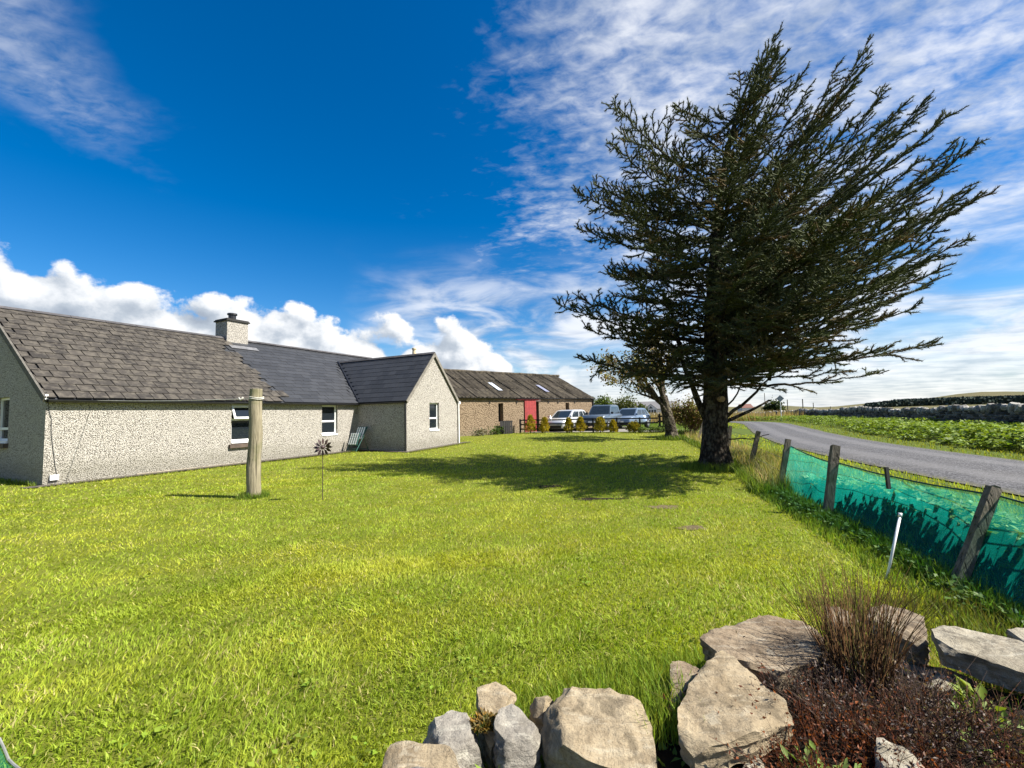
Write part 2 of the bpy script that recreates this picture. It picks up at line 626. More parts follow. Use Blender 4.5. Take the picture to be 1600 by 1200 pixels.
def m_rock(name, c1, c2, c3, lich=(0.45, 0.42, 0.34), vary=0.0):
    m, N, b = mat_new(name)
    P = N.n('ShaderNodeTexCoord').outputs['Object']
    n1 = N.noise(P, 4.0, 8, .68, .3)
    lay = N.noise(N.vm('MULTIPLY', P, (6.0, 2.0, 30.0)), 1.6, 6, .7, .8)
    cc = N.mix(N.ss(n1, .32, .66), c1, c2)
    cc = N.mix(N.m('MULTIPLY', N.ss(lay, .46, .66), .6), cc, c3)
    sp = N.noise(P, 55.0, 4, .75)
    cc = N.mix(N.m('MULTIPLY', N.ss(sp, .55, .7), .5), cc, tuple(k * .35 for k in c1))
    stk = N.noise(N.vm('MULTIPLY', P, (4.0, 22.0, 10.0)), 1.3, 5, .7, .5)
    cc = N.mix(N.m('MULTIPLY', N.ss(stk, .50, .70), .55), cc, tuple(min(1, k * 1.25) for k in lich))
    grm = N.noise(P, 6.5, 6, .7, .6)
    cc = N.mix(N.m('MULTIPLY', N.ss(grm, .50, .66), .62), cc, tuple(k * .30 for k in c1))
    lc = N.noise(P, 9.0, 5, .6)
    cc = N.mix(N.m('MULTIPLY', N.ss(lc, .60, .68), .6), cc, lich)
    if vary:
        rv_ = N.m('FRACT', N.m('ADD', N.n('ShaderNodeNewGeometry').outputs['Random Per Island'], N.n('ShaderNodeObjectInfo').outputs['Random']))
        cc = N.mix(1.0, cc, N.mix(rv_, (1 - vary,) * 3, (1 + vary * 1.3,) * 3), 'MULTIPLY')
    N.put(b.inputs['Base Color'], cc)
    b.inputs['Roughness'].default_value = .88
    b.inputs['Specular IOR Level'].default_value = .25
    bp = N.n('ShaderNodeBump')
    bp.inputs['Strength'].default_value = .9
    bp.inputs['Distance'].default_value = .018
    N.put(bp.inputs['Height'], N.m('ADD', N.m('MULTIPLY', lay, .6), N.m('ADD', N.m('ADD', N.noise(P, 28.0, 8, .72), N.m('MULTIPLY', stk, .5)), N.m('MULTIPLY', sp, .35))))
    N.put(b.inputs['Normal'], bp.outputs[0])
    return m


ROCK_TAN = m_rock('tan_sandstone', (0.245, 0.190, 0.118), (0.365, 0.292, 0.188), (0.165, 0.122, 0.072), (.38, .33, .24))
ROCK_GREY = m_rock('grey_flagstone', (0.21, 0.188, 0.155), (0.33, 0.30, 0.25), (0.13, 0.112, 0.09))
ROCK_BROWN = m_rock('brown_flagstone', (0.165, 0.118, 0.074), (0.285, 0.222, 0.148), (0.10, 0.072, 0.046), (.30, .27, .21))
ROCK_PALE = m_rock('pale_flagstone', (0.23, 0.20, 0.145), (0.35, 0.31, 0.235), (0.15, 0.12, 0.085), (.42, .39, .32))
ROCK_DARK = m_rock('dark_fieldstone', (0.075, 0.068, 0.062), (0.16, 0.147, 0.132), (0.05, 0.045, 0.04), (.28, .27, .23), vary=.65)


def m_ground(name, c1, c2, c3, scale=.6, bump=.6):
    m, N, b = mat_new(name)
    P = N.n('ShaderNodeTexCoord').outputs['Object']
    a = N.noise(P, scale, 6, .6)
    f = N.noise(P, scale * 14, 5, .7)
    cc = N.mix(N.ss(a, .3, .7), c1, c2)
    cc = N.mix(N.m('MULTIPLY', N.ss(f, .42, .66), .7), cc, c3)
    N.put(b.inputs['Base Color'], cc)
    b.inputs['Roughness'].default_value = .95
    b.inputs['Specular IOR Level'].default_value = .1
    bp = N.n('ShaderNodeBump')
    bp.inputs['Strength'].default_value = bump
    bp.inputs['Distance'].default_value = .05
    N.put(bp.inputs['Height'], N.noise(P, scale * 40, 5, .7))
    N.put(b.inputs['Normal'], bp.outputs[0])
    return m


LAWNM = m_ground('lawn_turf', (0.135, 0.155, 0.021), (0.17, 0.175, 0.026), (0.085, 0.11, 0.014), .8)
SOIL = m_ground('dark_soil', (0.030, 0.022, 0.015), (0.055, 0.040, 0.028), (0.018, 0.013, 0.009), 3.0, 1.0)
BARE = m_ground('bare_earth', (0.20, 0.15, 0.085), (0.30, 0.24, 0.13), (0.10, 0.08, 0.045), 3.0, 1.0)


def m_land():
    """pasture near the house, tan moor farther off"""
    m, N, b = mat_new('pasture_and_moor')
    P = N.n('ShaderNodeTexCoord').outputs['Object']
    d = N.vm('LENGTH', P, out='Value')
    a = N.noise(P, .011, 6, .6)
    patch = N.voro(N.vm('MULTIPLY', P, (.9, 1.6, 1.0)), .0042, out='Color')
    pv = N.n('ShaderNodeSeparateColor')
    N.put(pv.inputs[0], patch)
    near = N.mix(N.noise(P, .8, 5, .6), (0.055, 0.085, 0.016), (0.095, 0.115, 0.025))
    moor = N.mix(N.ss(a, .35, .65), (0.150, 0.125, 0.065), (0.105, 0.105, 0.050))
    moor = N.mix(N.m('MULTIPLY', N.ss(pv.outputs[0], .6, .75), .45), moor, (0.085, 0.110, 0.035))
    moor = N.mix(N.m('MULTIPLY', N.noise(P, .12, 4, .7), .5), moor, (0.085, 0.070, 0.040))
    cc = N.mix(N.ss(d, 62.0, 130.0), near, moor)
    N.put(b.inputs['Base Color'], cc)
    b.inputs['Roughness'].default_value = 1.0
    b.inputs['Specular IOR Level'].default_value = 0.05
    return m


LAND = m_land()


def m_road():
    m, N, b = mat_new('worn_tarmac')
    P = N.n('ShaderNodeTexCoord').outputs['Object']
    g = N.voro(P, 38.0, out='Color')
    s = N.n('ShaderNodeSeparateColor')
    N.put(s.inputs[0], g)
    chip = N.mix(N.m('POWER', s.outputs[0], 2.2), (0.045, 0.044, 0.047), (0.215, 0.21, 0.22))
    blot = N.noise(P, .7, 5, .6)
    chip = N.mix(1.0, chip, (.80, .80, .80), 'MULTIPLY')
    cc = N.mix(N.m('MULTIPLY', N.ss(blot, .4, .7), .4), chip, (0.115, 0.108, 0.104))
    lane = N.n('ShaderNodeAttribute', attribute_name='lane').outputs['Fac']
    wob = N.m('ADD', lane, N.m('MULTIPLY', N.m('SUBTRACT', blot, .5), .12))
    tracks = N.m('MULTIPLY', N.ss(N.m('ABSOLUTE', N.m('SUBTRACT', N.m('ABSOLUTE', N.m('SUBTRACT', wob, .5)), .22)), .13, .03), .45)
    cc = N.mix(tracks, cc, (0.155, 0.150, 0.152))
    edge_ = N.m('MULTIPLY', N.ss(N.m('ABSOLUTE', N.m('SUBTRACT', wob, .5)), .42, .50), N.ss(N.noise(P, 5.0, 4, .7), .35, .6))
    cc = N.mix(N.m('MULTIPLY', edge_, .8), cc, (0.10, 0.095, 0.04))
    cc = N.mix(N.m('MULTIPLY', N.ss(N.noise(P, 1.9, 6, .7), .60, .66), .55), cc, (0.045, 0.044, 0.045))
    N.put(b.inputs['Base Color'], cc)
    b.inputs['Roughness'].default_value = .9
    b.inputs['Specular IOR Level'].default_value = .25
    bp = N.n('ShaderNodeBump')
    bp.inputs['Strength'].default_value = .7
    bp.inputs['Distance'].default_value = .01
    N.put(bp.inputs['Height'], s.outputs[1])
    N.put(b.inputs['Normal'], bp.outputs[0])
    return m


ROAD = m_road()
# ------------------------------------------------------------------ terrain
def hz(x, y):
    """height of the ground"""
    x, y = np.asarray(x, float), np.asarray(y, float)
    near = 0.28 * sstep(17, 30, y) * (1 - sstep(9, 15, x)) * (1 - sstep(60, 120, y))
    r = np.hypot(x, y)
    t = x / np.maximum(np.abs(y), 1e-6)
    az_ = np.degrees(np.arctan2(x, y))
    ridge = 42 * sstep(1500, 3600, r) * sstep(36, 50, az_)
    low = (16 + 8 * np.sin(az_ * .31) + 6 * np.sin(az_ * .83 + 1)) * sstep(1900, 3600, r)
    dip = -2.2 * sstep(60, 260, r) * (1 - sstep(500, 1300, r)) * sstep(30, 38, az_)
    slope = 3 * sstep(450, 1400, r) * sstep(36, 46, az_)
    return near + ridge + low + dip + slope


def h1(x, y):
    return float(hz(x, y))


def terrain():
    rs = [0.0, .6, 1.2, 2, 3, 4, 5, 6.5, 8, 10, 12, 14, 16, 18, 20, 22, 24, 26, 28, 30, 33, 36, 40, 45, 52, 60, 70, 85, 100, 130, 170, 220, 300, 400, 520, 680, 850, 1050,
          1300, 1600, 1900, 2200, 2500, 2800, 3200, 3700, 4300]
    na = 240
    v, f = [(0, 0, -0.012)], []
    for r in rs[1:]:
        a = np.arange(na) * 2 * math.pi / na
        x, y = r * np.sin(a), r * np.cos(a)
        v += list(zip(x, y, hz(x, y) - 0.012))
    for j in range(na):
        f.append((0, 1 + (j + 1) % na, 1 + j))
    for i in range(len(rs) - 2):
        b0, b1 = 1 + i * na, 1 + (i + 1) * na
        for j in range(na):
            k = (j + 1) % na
            f.append((b0 + j, b0 + k, b1 + k, b1 + j))
    me = bpy.data.meshes.new('ground')
    me.from_pydata(v, [], f)
    me.polygons.foreach_set('use_smooth', [True] * len(f))
    return tag(link('ground', me, LAND), 'pasture and tan moorland reaching the low hills', None, kind='structure')


terrain()


def interp_path(pts, step=1.0):
    P = np.array(pts, float)
    # Catmull-Rom
    out = []
    Q = np.vstack([2 * P[0] - P[1], P, 2 * P[-1] - P[-2]])
    for i in range(1, len(Q) - 2):
        p0, p1, p2, p3 = Q[i - 1:i + 3]
        k = max(2, int(np.linalg.norm(p2 - p1) / step))
        for t in np.arange(k) / k:
            out.append(.5 * (2 * p1 + (p2 - p0) * t + (2 * p0 - 5 * p1 + 4 * p2 - p3) * t * t + (3 * p1 - p0 - 3 * p2 + p3) * t ** 3))
    out.append(P[-1])
    return np.array(out)


def ribbon(name, left, right, z, mat, kind, label, crown=0.0):
    mb = MB()
    m = 9
    for i in range(len(left)):
        for j in range(m):
            t = j / (m - 1)
            p = left[i] * (1 - t) + right[i] * t
            mb.v.append((p[0], p[1], h1(p[0], p[1]) + z + crown * (1 - (2 * t - 1) ** 2)))
    for i in range(len(left) - 1):
        for j in range(m - 1):
            a = i * m + j
            mb.f.append((a, a + 1, a + m + 1, a + m))
    return tag(mb.build(name, mat, smooth=True), label, None, kind=kind)


ROAD_MID = interp_path([(7.4, -40), (8.2, -18), (9.0, -4), (9.9, 4), (11.1, 10.5), (13.3, 18.5), (16.6, 26.5), (21.4, 36.5), (26.0, 46.5), (27.2, 53.5), (23.5, 60), (13, 66), (-6, 74), (-40, 88)], 1.0)


def offset(path, d):
    t = np.gradient(path, axis=0)
    t /= np.linalg.norm(t, axis=1, keepdims=True)
    return path + np.stack([t[:, 1], -t[:, 0]], 1) * d


ragged = np.array([noise.noise(Vector((i * .35, 3.1, 0))) for i in range(len(ROAD_MID))]) * .16
t_ = np.gradient(ROAD_MID, axis=0)
t_ /= np.linalg.norm(t_, axis=1, keepdims=True)
nrm_ = np.stack([t_[:, 1], -t_[:, 0]], 1)
RL = ROAD_MID - nrm_ * (2.0 + ragged[:, None])
RR = ROAD_MID + nrm_ * (2.05 + np.roll(ragged, 7)[:, None])
road_o = ribbon('road', RL, RR, 0.012, ROAD, 'structure', 'worn grey single-track tarmac road', .05)
la = road_o.data.attributes.new('lane', 'FLOAT', 'POINT')
la.data.foreach_set('value', [(i % 9) / 8 for i in range(len(road_o.data.vertices))])


def road_dist(x, y):
    P = np.stack([np.ravel(x), np.ravel(y)], 1)
    out = np.empty(len(P))
    sgn = np.empty(len(P))
    for a in range(0, len(P), 20000):
        d = P[a:a + 20000, None, :] - ROAD_MID[None]
        q = (d ** 2).sum(2)
        k = q.argmin(1)
        out[a:a + 20000] = np.sqrt(q[np.arange(len(k)), k])
        sgn[a:a + 20000] = np.sign((d[np.arange(len(k)), k] * nrm_[k]).sum(1))
    return out, sgn


# gravel yard where the vehicles stand
mb = MB()
yard = [(0.9, 30.5), (9.6, 27.7), (11.5, 29), (12.5, 34), (11.5, 38), (9.0, 40), (7.2, 36.6), (0.6, 31.1)]
mb.v = [(x, y, h1(x, y) + .02) for x, y in yard]
mb.f = [tuple(range(len(yard)))]
tag(mb.build('yard', m_ground('yard_gravel', (0.20, .185, .16), (.27, .25, .22), (.12, .11, .095), .8)), 'grey gravel yard where the vehicles are parked', kind='structure')

# ------------------------------------------------------------------ house frame
TH = 0.4703
HL = Vector((math.sin(TH), math.cos(TH), 0))          # along the long front
HN = Vector((math.cos(TH), -math.sin(TH), 0))         # outward from the front
HA = Vector((-12.03, 11.46, 0))                       # corner nearest the camera
Z = Vector((0, 0, 1))
WALL, LEN, DEPTH, RISE = 2.30, 16.0, 9.1, 2.93
HALF = DEPTH / 2
LB, WW, WG, WRISE = 10.53, 2.92, 4.0, 2.27
HB = HA + HL * LB
HC = HB + HN * WW


def wall(mb, o, u, L, z0, z1, openings, nrm, reveal=.14):
    """vertical wall face with openings (u0,u1,z0,z1) and their reveals"""
    us = sorted({0, L, *[a for q in openings for a in q[:2]]})
    zs = sorted({z0, z1, *[a for q in openings for a in q[2:]]})
    P = lambda a, b, d=0: o + u * a + Z * b - nrm * d
    for i in range(len(us) - 1):
        for j in range(len(zs) - 1):
            cu, cz = (us[i] + us[i + 1]) / 2, (zs[j] + zs[j + 1]) / 2
            if any(q[0] < cu < q[1] and q[2] < cz < q[3] for q in openings):
                continue
            mb.face(P(us[i], zs[j]), P(us[i + 1], zs[j]), P(us[i + 1], zs[j + 1]), P(us[i], zs[j + 1]))
    for a, b, c, d in openings:
        for (p, q) in (((a, c), (a, d)), ((a, d), (b, d)), ((b, d), (b, c)), ((b, c), (a, c))):
            mb.face(P(*p), P(*q), P(*q, reveal), P(*p, reveal))


def window(parent, o, u, nrm, q, recess=.10, transom=.5, open_top=0.0, sill=True, sill_mat=None, sill_drop=0.0):
    """upvc window filling opening q of a wall; the top light may stand open"""
    a, b, c, d = q
    fw = .065
    P = lambda s, z_, dd: o + u * s + Z * z_ - nrm * dd
    mb = MB()

    def bar(s0, s1, z0, z1, d0=recess, th=.06):
        mb.obox(P(s0, z0, d0 + th), u * (s1 - s0), nrm * th, Z * (z1 - z0)) if u.cross(nrm).z > 0 else mb.obox(P(s1, z0, d0 + th), -u * (s1 - s0), nrm * th, Z * (z1 - z0))
    zt = c + (d - c) * transom
    bar(a, a + fw, c, d)
    bar(b - fw, b, c, d)
    bar(a + fw, b - fw, c, c + fw * 1.5)
    bar(a + fw, b - fw, d - fw, d)
    bar(a + fw, b - fw, zt - fw * .55, zt + fw * .55)
    win = mb.build('window', WHITEPL, parent)

    def pane(z0, z1, name='pane'):
        m = MB()
        m.face(P(a + fw, z0, recess + .035), P(b - fw, z0, recess + .035), P(b - fw, z1, recess + .035), P(a + fw, z1, recess + .035))
        m.build(name, GLASS, win)
    pane(c + fw * 1.5, zt - fw * .55)
    if not open_top:
        pane(zt + fw * .55, d - fw)
    else:
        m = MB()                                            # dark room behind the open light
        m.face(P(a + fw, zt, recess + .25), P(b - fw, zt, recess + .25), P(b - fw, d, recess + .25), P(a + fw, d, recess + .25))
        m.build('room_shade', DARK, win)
        hinge = P(a, d - fw, recess - .01)
        dn_ = (Z * -math.cos(open_top) + nrm * math.sin(open_top))
        out_ = (nrm * math.cos(open_top) + Z * math.sin(open_top))
        hgt = d - fw - zt + .03
        m = MB()

        def sb(s0, s1, t0, t1):
            m.obox(hinge + u * s0 + dn_ * t1, u * (s1 - s0), out_ * .045, -dn_ * (t1 - t0))
        wd = b - a
        sb(.02, .02 + fw, 0, hgt)
        sb(wd - fw - .02, wd - .02, 0, hgt)
        sb(.02 + fw, wd - .02 - fw, 0, fw)
        sb(.02 + fw, wd - .02 - fw, hgt - fw, hgt)
        sash = m.build('open_sash', WHITEPL, win)
        m = MB()
        g = lambda s, t: hinge + u * s + dn_ * t + out_ * .02
        m.face(g(.02 + fw, fw), g(wd - .02 - fw, fw), g(wd - .02 - fw, hgt - fw), g(.02 + fw, hgt - fw))
        m.build('pane', GLASS, win)
    if sill:
        m = MB()
        m.obox(P(a - .08, c - .16 - sill_drop, .06), u * (b - a + .16), nrm * .16, Z * .13)
        m.build('sill', sill_mat or STONESILL, win)
    m = MB()                                                # lower white cill of the frame
    m.obox(P(a + .002, c - .03, recess), u * (b - a - .004), nrm * (recess + .03), Z * .07)
    m.build('frame_cill', WHITEPL, win)
    return win


house = thing('cottage', 'long low pebbledashed cottage with grey slate roof, chimney and projecting gabled wing', 'house', HA)
Q1 = (4.72, 5.72, .78, 2.12)
Q2 = (8.53, 9.36, .84, 2.12)
QG = (1.63, 2.38, .88, 2.18)
QL = (2.5, 3.55, 1.08, 2.36)
mb = MB()
wall(mb, HA - Z * .1, HL, LB, 0, WALL + .1, [(a, b, c + .1, d + .1) for a, b, c, d in (Q1, Q2)], HN)
mb.build('front_wall', HARL, house)
# gable end in shade
mb = MB()
o = HA - HN * DEPTH
wall(mb, o - Z * .1, HN, DEPTH, 0, WALL + .2, [(DEPTH - QL[1], DEPTH - QL[0], QL[2] + .1, QL[3] + .1)], -HL)
gz = WALL + .1
g = gz / WALL
k = .1 / RISE * HALF
mb.face(o + HN * k + Z * gz, o + HN * (DEPTH - k) + Z * gz, o + HN * HALF + Z * (WALL + RISE))
mb.build('gable_wall', HARL, house)
mb = MB()                                                   # far end and back
mb.face(HA + HL * LEN, HA + HL * LEN - HN * DEPTH, HA + HL * LEN - HN * DEPTH + Z * WALL, HA + HL * LEN - HN * HALF + Z * (WALL + RISE), HA + HL * LEN + Z * WALL)
mb.face(HA - HN * DEPTH, HA - HN * DEPTH + Z * WALL, HA - HN * DEPTH + HL * LEN + Z * WALL, HA - HN * DEPTH + HL * LEN)
mb.face(HA + HL * (LB + WG), HA + HL * LEN, HA + HL * LEN + Z * WALL, HA + HL * (LB + WG) + Z * WALL)
mb.build('rear_wall', HARL, house)
# wing
mb = MB()
wall(mb, HB - Z * .1, HN, WW, 0, WALL + .1, [], -HL)
mb.build('wing_side_wall', HARL, house)
mb = MB()
wall(mb, HC - Z * .1, HL, WG, 0, WALL + .1, [(QG[0], QG[1], QG[2] + .1, QG[3] + .1)], HN)
mb.face(HC + Z * WALL, HC + HL * WG + Z * WALL, HC + HL * WG / 2 + Z * (WALL + WRISE))
mb.build('wing_gable_wall', HARL, house)
mb = MB()
mb.face(HC + HL * WG - Z * .1, HB + HL * WG - Z * .1, HB + HL * WG + Z * WALL, HC + HL * WG + Z * WALL)
mb.build('wing_far_wall', HARL, house)
window(house, HA, HL, HN, Q1, transom=.60, open_top=R(24), sill_drop=.03)
window(house, HA, HL, HN, Q2, transom=.46, sill=False)
window(house, HC, HL, HN, QG, transom=.44, sill=False)
window(house, HA - HN * DEPTH, HN, -HL, (DEPTH - QL[1], DEPTH - QL[0], QL[2], QL[3]), transom=.3)

# roof decks
SL = math.hypot(HALF, RISE)
UP = (-HN * HALF + Z * RISE) / SL                           # up the front slope
RN = HL.cross(UP)
RN = RN if RN.z > 0 else -RN
E0 = HA + Z * WALL                                          # foot of the slope at the wall head
OV = .16
roof = MB()
th = .07
for a, b, up_, base in ((-.04, LEN + .04, UP, E0), ):
    roof.obox(base + HL * a - up_ * OV - RN * th, HL * (b - a), up_ * (SL + OV), RN * (th - .012))
UPB = (HN * HALF + Z * RISE) / SL
RNB = UPB.cross(HL)
RNB = RNB if RNB.z > 0 else -RNB
roof.obox(E0 - HN * DEPTH + HL * -.04 - UPB * OV - RNB * th + RNB * .002, HL * (LEN + .08), UPB * (SL + OV), RNB * (th - .01))
roof_o = roof.build('roof', NEW_SLATE, house)

# slates, half lapped; the old western part weathered, the rest renewed
OLD_END = 6.72
EDGE_SHADE = simple('edge_shade', (.008, .0075, .007), .95)  # near-black edge colour that paints in the shadow lines between slates


def slate_mesh(wd, ln, th):
    m = MB()
    m.obox((-wd / 2, 0, 0), (wd, 0, 0), (0, ln, 0), (0, 0, th))
    return m.mesh('slate')


EXP_O, W_O = SL / 15.0, .355
sm = slate_mesh(W_O - .020, EXP_O * 1.35, .032)
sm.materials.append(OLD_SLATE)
sm.materials.append(EDGE_SHADE)


def shade_edges(me):
    """colour the cut edges of slates near black, as painted shadow lines"""
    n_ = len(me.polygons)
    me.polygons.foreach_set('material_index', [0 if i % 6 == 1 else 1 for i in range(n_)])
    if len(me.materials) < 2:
        me.materials.append(EDGE_SHADE)


shade_edges(sm)


def slope_matrix(u, s, lift, spin=0.0, tilt=.0):
    o = E0 + HL * u + UP * (s - OV) + RN * lift
    M = Matrix((HL, UP, RN)).transposed().to_4x4()
    return Matrix.Translation(o) @ M @ Matrix.Rotation(spin, 4, 'Z') @ Matrix.Rotation(tilt, 4, 'X')


n_sl = 0
extra = MB()
rows = 15
for r_ in range(rows + 1):
    s0 = r_ * (SL + OV) / (rows + .15)
    nn = 19
    for c_ in range(nn + 1):
        u = c_ * W_O + (W_O / 2 if r_ % 2 else 0)
        if u < .1 or u > OLD_END + random.uniform(-.25, .25) * (c_ >= nn - 1):
            continue
        tail = random.uniform(-.012, .012)
        M = slope_matrix(u, s0 + tail, .022 + random.uniform(0, .006), random.gauss(0, .011), -.048 + random.gauss(0, .006))
        if s0 + EXP_O > SL + OV - .05:
            continue
        if n_sl < 298:
            o = bpy.data.objects.new('slate', sm)
            col.objects.link(o)
            o.parent = roof_o
            o.matrix_basis = M
            n_sl += 1
        else:
            k = len(extra.v)
            extra.v += [tuple(M @ v.co) for v in sm.vertices]
            extra.f += [tuple(k + i for i in p.vertices) for p in sm.polygons]
for r_ in range(0, rows + 1, 2):                            # half slates at the skew
    s0 = r_ * (SL + OV) / (rows + .15)
    if s0 + EXP_O < SL + OV:
        M = slope_matrix(0, s0, .024, random.gauss(0, .008), -.048)
        k = len(extra.v)
        extra.v += [tuple(M @ Vector((v.co.x * .5 + W_O * .22 - .02, v.co.y, v.co.z))) for v in sm.vertices]
        extra.f += [tuple(k + i for i in p.vertices) for p in sm.polygons]
# top course of the old part
for c_ in range(19):
    u = c_ * W_O + W_O / 2
    if u < OLD_END:
        M = slope_matrix(u, SL + OV - EXP_O * 1.0, .026, random.gauss(0, .01), -.05)
        k = len(extra.v)
        extra.v += [tuple(M @ Vector((v.co.x, v.co.y * .68, v.co.z))) for v in sm.vertices]
        extra.f += [tuple(k + i for i in p.vertices) for p in sm.polygons]
if extra.v:
    shade_edges(extra.build('weathered_slates', OLD_SLATE, roof_o, kind='stuff').data)


def slate_box(mb, o, a, b, n_, wd, ln, th, tilt=.045):
    """slate with its foot centred at o, along a, up b"""
    b2 = (b * math.cos(tilt) - n_ * math.sin(tilt))
    n2 = (n_ * math.cos(tilt) + b * math.sin(tilt))
    mb.obox(o - a * wd / 2, a * wd, b2 * ln, n2 * th)


new = MB()
EXP_N, W_N = .315, .42
WVAL = WRISE / RISE * HALF                                  # how far the wing ridge runs back into the main roof
nr = int((SL + OV) / EXP_N)
for r_ in range(nr + 1):
    s0 = r_ * (SL + OV - .06) / (nr + .6)
    d = max(0, (s0 - OV)) * HALF / SL
    umax = LB + WG / 2 * d / WVAL + .1 if d < WVAL else LEN
    u = OLD_END + .16 + (W_N / 2 if r_ % 2 else 0)
    while u < umax:
        ww = min(W_N, (umax - u) * 2) - .007
        if ww > .06:
            slate_box(new, E0 + HL * (u + random.uniform(-.003, .003)) + UP * (s0 - OV) + RN * (.016 + random.uniform(0, .003)), HL, UP, RN, ww, min(EXP_N * 1.3, SL + OV - s0 - .02), .009, .030)
        u += W_N
shade_edges(new.build('renewed_slates', NEW_SLATE, roof_o, kind='stuff').data)

# wing roof
WSL = math.hypot(WG / 2, WRISE)
wing = MB()
WE = HC + Z * WALL
wl = (HL * WG / 2 + Z * WRISE) / WSL                        # up the near slope of the wing
wn = wl.cross(HN)
wn = wn if wn.z > 0 else -wn
wr = (-HL * WG / 2 + Z * WRISE) / WSL
wrn = wr.cross(HN)
wrn = wrn if wrn.z > 0 else -wrn
FO = .05
p = [WE + HN * FO - wl * .1, WE + HN * FO + wl * WSL, WE - HN * (WW + WVAL) + wl * WSL, WE - HN * WW - wl * .1]
q = [WE + HL * WG + HN * FO - wr * .1, WE + HL * WG + HN * FO + wr * WSL, WE + HL * WG - HN * (WW + WVAL) + wr * WSL, WE + HL * WG - HN * WW - wr * .1]
for pp, nn_ in ((p, wn), (q, wrn)):
    top = [x + nn_ * .02 for x in pp]
    bot = [x - nn_ * .05 for x in pp]
    wing.face(*top)
    wing.face(*bot)
    for i in range(4):
        j = (i + 1) % 4
        wing.face(bot[i], bot[j], top[j], top[i])
wing_o = wing.build('wing_roof', NEW_SLATE, house)
ws = MB()
EXW = .30
rw_ = int((WSL + .1) / EXW)
for r_ in range(rw_ + 1):
    s0 = r_ * (WSL + .06) / (rw_ + .6)
    back = WVAL * max(0, s0 - .1) / WSL + WW
    u = -FO - .01 + W_N / 2 - (W_N / 2 if r_ % 2 else 0)
    while u - W_N / 2 < back:
        a0, a1 = max(-FO - .02, u - W_N / 2), min(back, u + W_N / 2)
        if a1 - a0 > .05:
            slate_box(ws, WE - HN * (a0 + a1) / 2 + wl * (s0 - .1) + wn * (.038 + random.uniform(0, .003)), -HN, wl, wn, a1 - a0 - .007, min(EXW * 1.3, WSL + .1 - s0 - .02), .009, .03)
        u += W_N
shade_edges(ws.build('wing_slates', NEW_SLATE, wing_o, kind='stuff').data)
# bargeboard skews of the wing gable
for pp, dr, nn_ in ((p, wl, wn), (q, wr, wrn)):
    m = MB()
    m.obox(pp[0] + HN * .005 - nn_ * .10 + dr * .0, dr * (WSL + .1), HN * .035, nn_ * .13)
    m.build('verge_board', simple('verge_cement', (.17, .155, .13), .9), house)
# ridge tiles
for i in range(17):
    a = -.05 + i * (LEN + .1) / 17
    m = MB()
    top = E0 + UP * SL + HL * a
    L_ = (LEN + .1) / 17 - .012
    for s, nn_, dd in ((1, RN, -UP), (-1, RNB, -UPB)):
        m.obox(top + nn_ * .035 + Z * .03, HL * L_, dd * .17, nn_ * .022)
    m.build('ridge_tile', RIDGE, roof_o)
for i in range(8):
    L_ = (WW + WVAL + FO) / 8
    m = MB()
    top = WE + wl * WSL + HN * (FO - i * L_)
    for nn_, dd in ((wn, -wl), (wrn, -wr)):
        m.obox(top + nn_ * .05 + Z * .02, -HN * (L_ - .01), dd * .13, nn_ * .02)
    m.build('ridge_tile', RIDGE, wing_o)
# valley lining
m = MB()
va, vb = HB + Z * WALL - UP * .12 + RN * .05, HB + Z * WALL + HL * WG / 2 - HN * WVAL + Z * WRISE + RN * .06
m.tube([va + HL * -.04, vb + HL * -.04], .045, 6)
m.build('valley_gutter', BLACKPL, wing_o)
# skew of the old gable
m = MB()
m.obox(E0 - UP * (OV - .02) - HL * .09 - RN * .10, HL * .05, UP * (SL + OV - .03), RN * .155)
m.build('gable_skew', simple('dull_skew_cement', (.10, .092, .078), .95), house)


def gutter(a, b, out, parent, name='gutter'):
    m = MB()
    dr = (b - a).normalized()
    n_ = 7
    for i in range(n_):
        t0, t1 = math.pi * i / n_, math.pi * (i + 1) / n_
        f = lambda t: out * (-math.cos(t) * .062) - Z * math.sin(t) * .062
        m.face(a + f(t0), b + f(t0), b + f(t1), a + f(t1))
    m.obox(a - out * .063 + Z * -.005, dr * (b - a).length, out * .126, Z * .012)
    return m.build(name, BLACKPL, parent)


ge = E0 - UP * OV
gutter(ge - HL * .02 + HN * .03 - Z * .03, ge + HL * (LB - .05) + HN * .03 - Z * .03, HN, house)
gutter(WE - wl * .1 - HN * (WW - .1) - HL * .03 - Z * .02, WE - wl * .1 + HN * .02 - HL * .03 - Z * .02, -HL, house)
m = MB()
m.obox(HA + HL * -.02 + HN * .004 + Z * (WALL - .17), HL * (LB), HN * .03, Z * .13)
m.build('fascia', DARK, house)
m = MB()
m.obox(HB - HL * .034 + Z * (WALL - .13), HN * WW, HL * .03, Z * .10)
m.build('fascia', DARK, house)
for (pt, zt) in ((HC - HL * .06 + HN * -.02, WALL - .12), (HC + HL * (WG - .01) + HN * .06, WALL - .1)):
    m = MB()
    m.tube([pt + Z * .02, pt + Z * zt], .036, 8)
    m.build('downpipe', BLACKPL if zt == WALL - .12 else WHITEPL, house)
m = MB()
m.obox(HA + HL * -.06 + HN * .0 + Z * 2.20, HL * .06, HN * .12, Z * .13)
m.build('eaves_bracket', WHITEPL, house)
m = MB()
m.obox(HC + HL * WG + HL * -.02 + Z * 2.15, HL * .14, HN * .1, Z * .12)
m.build('eaves_bracket', WHITEPL, house)
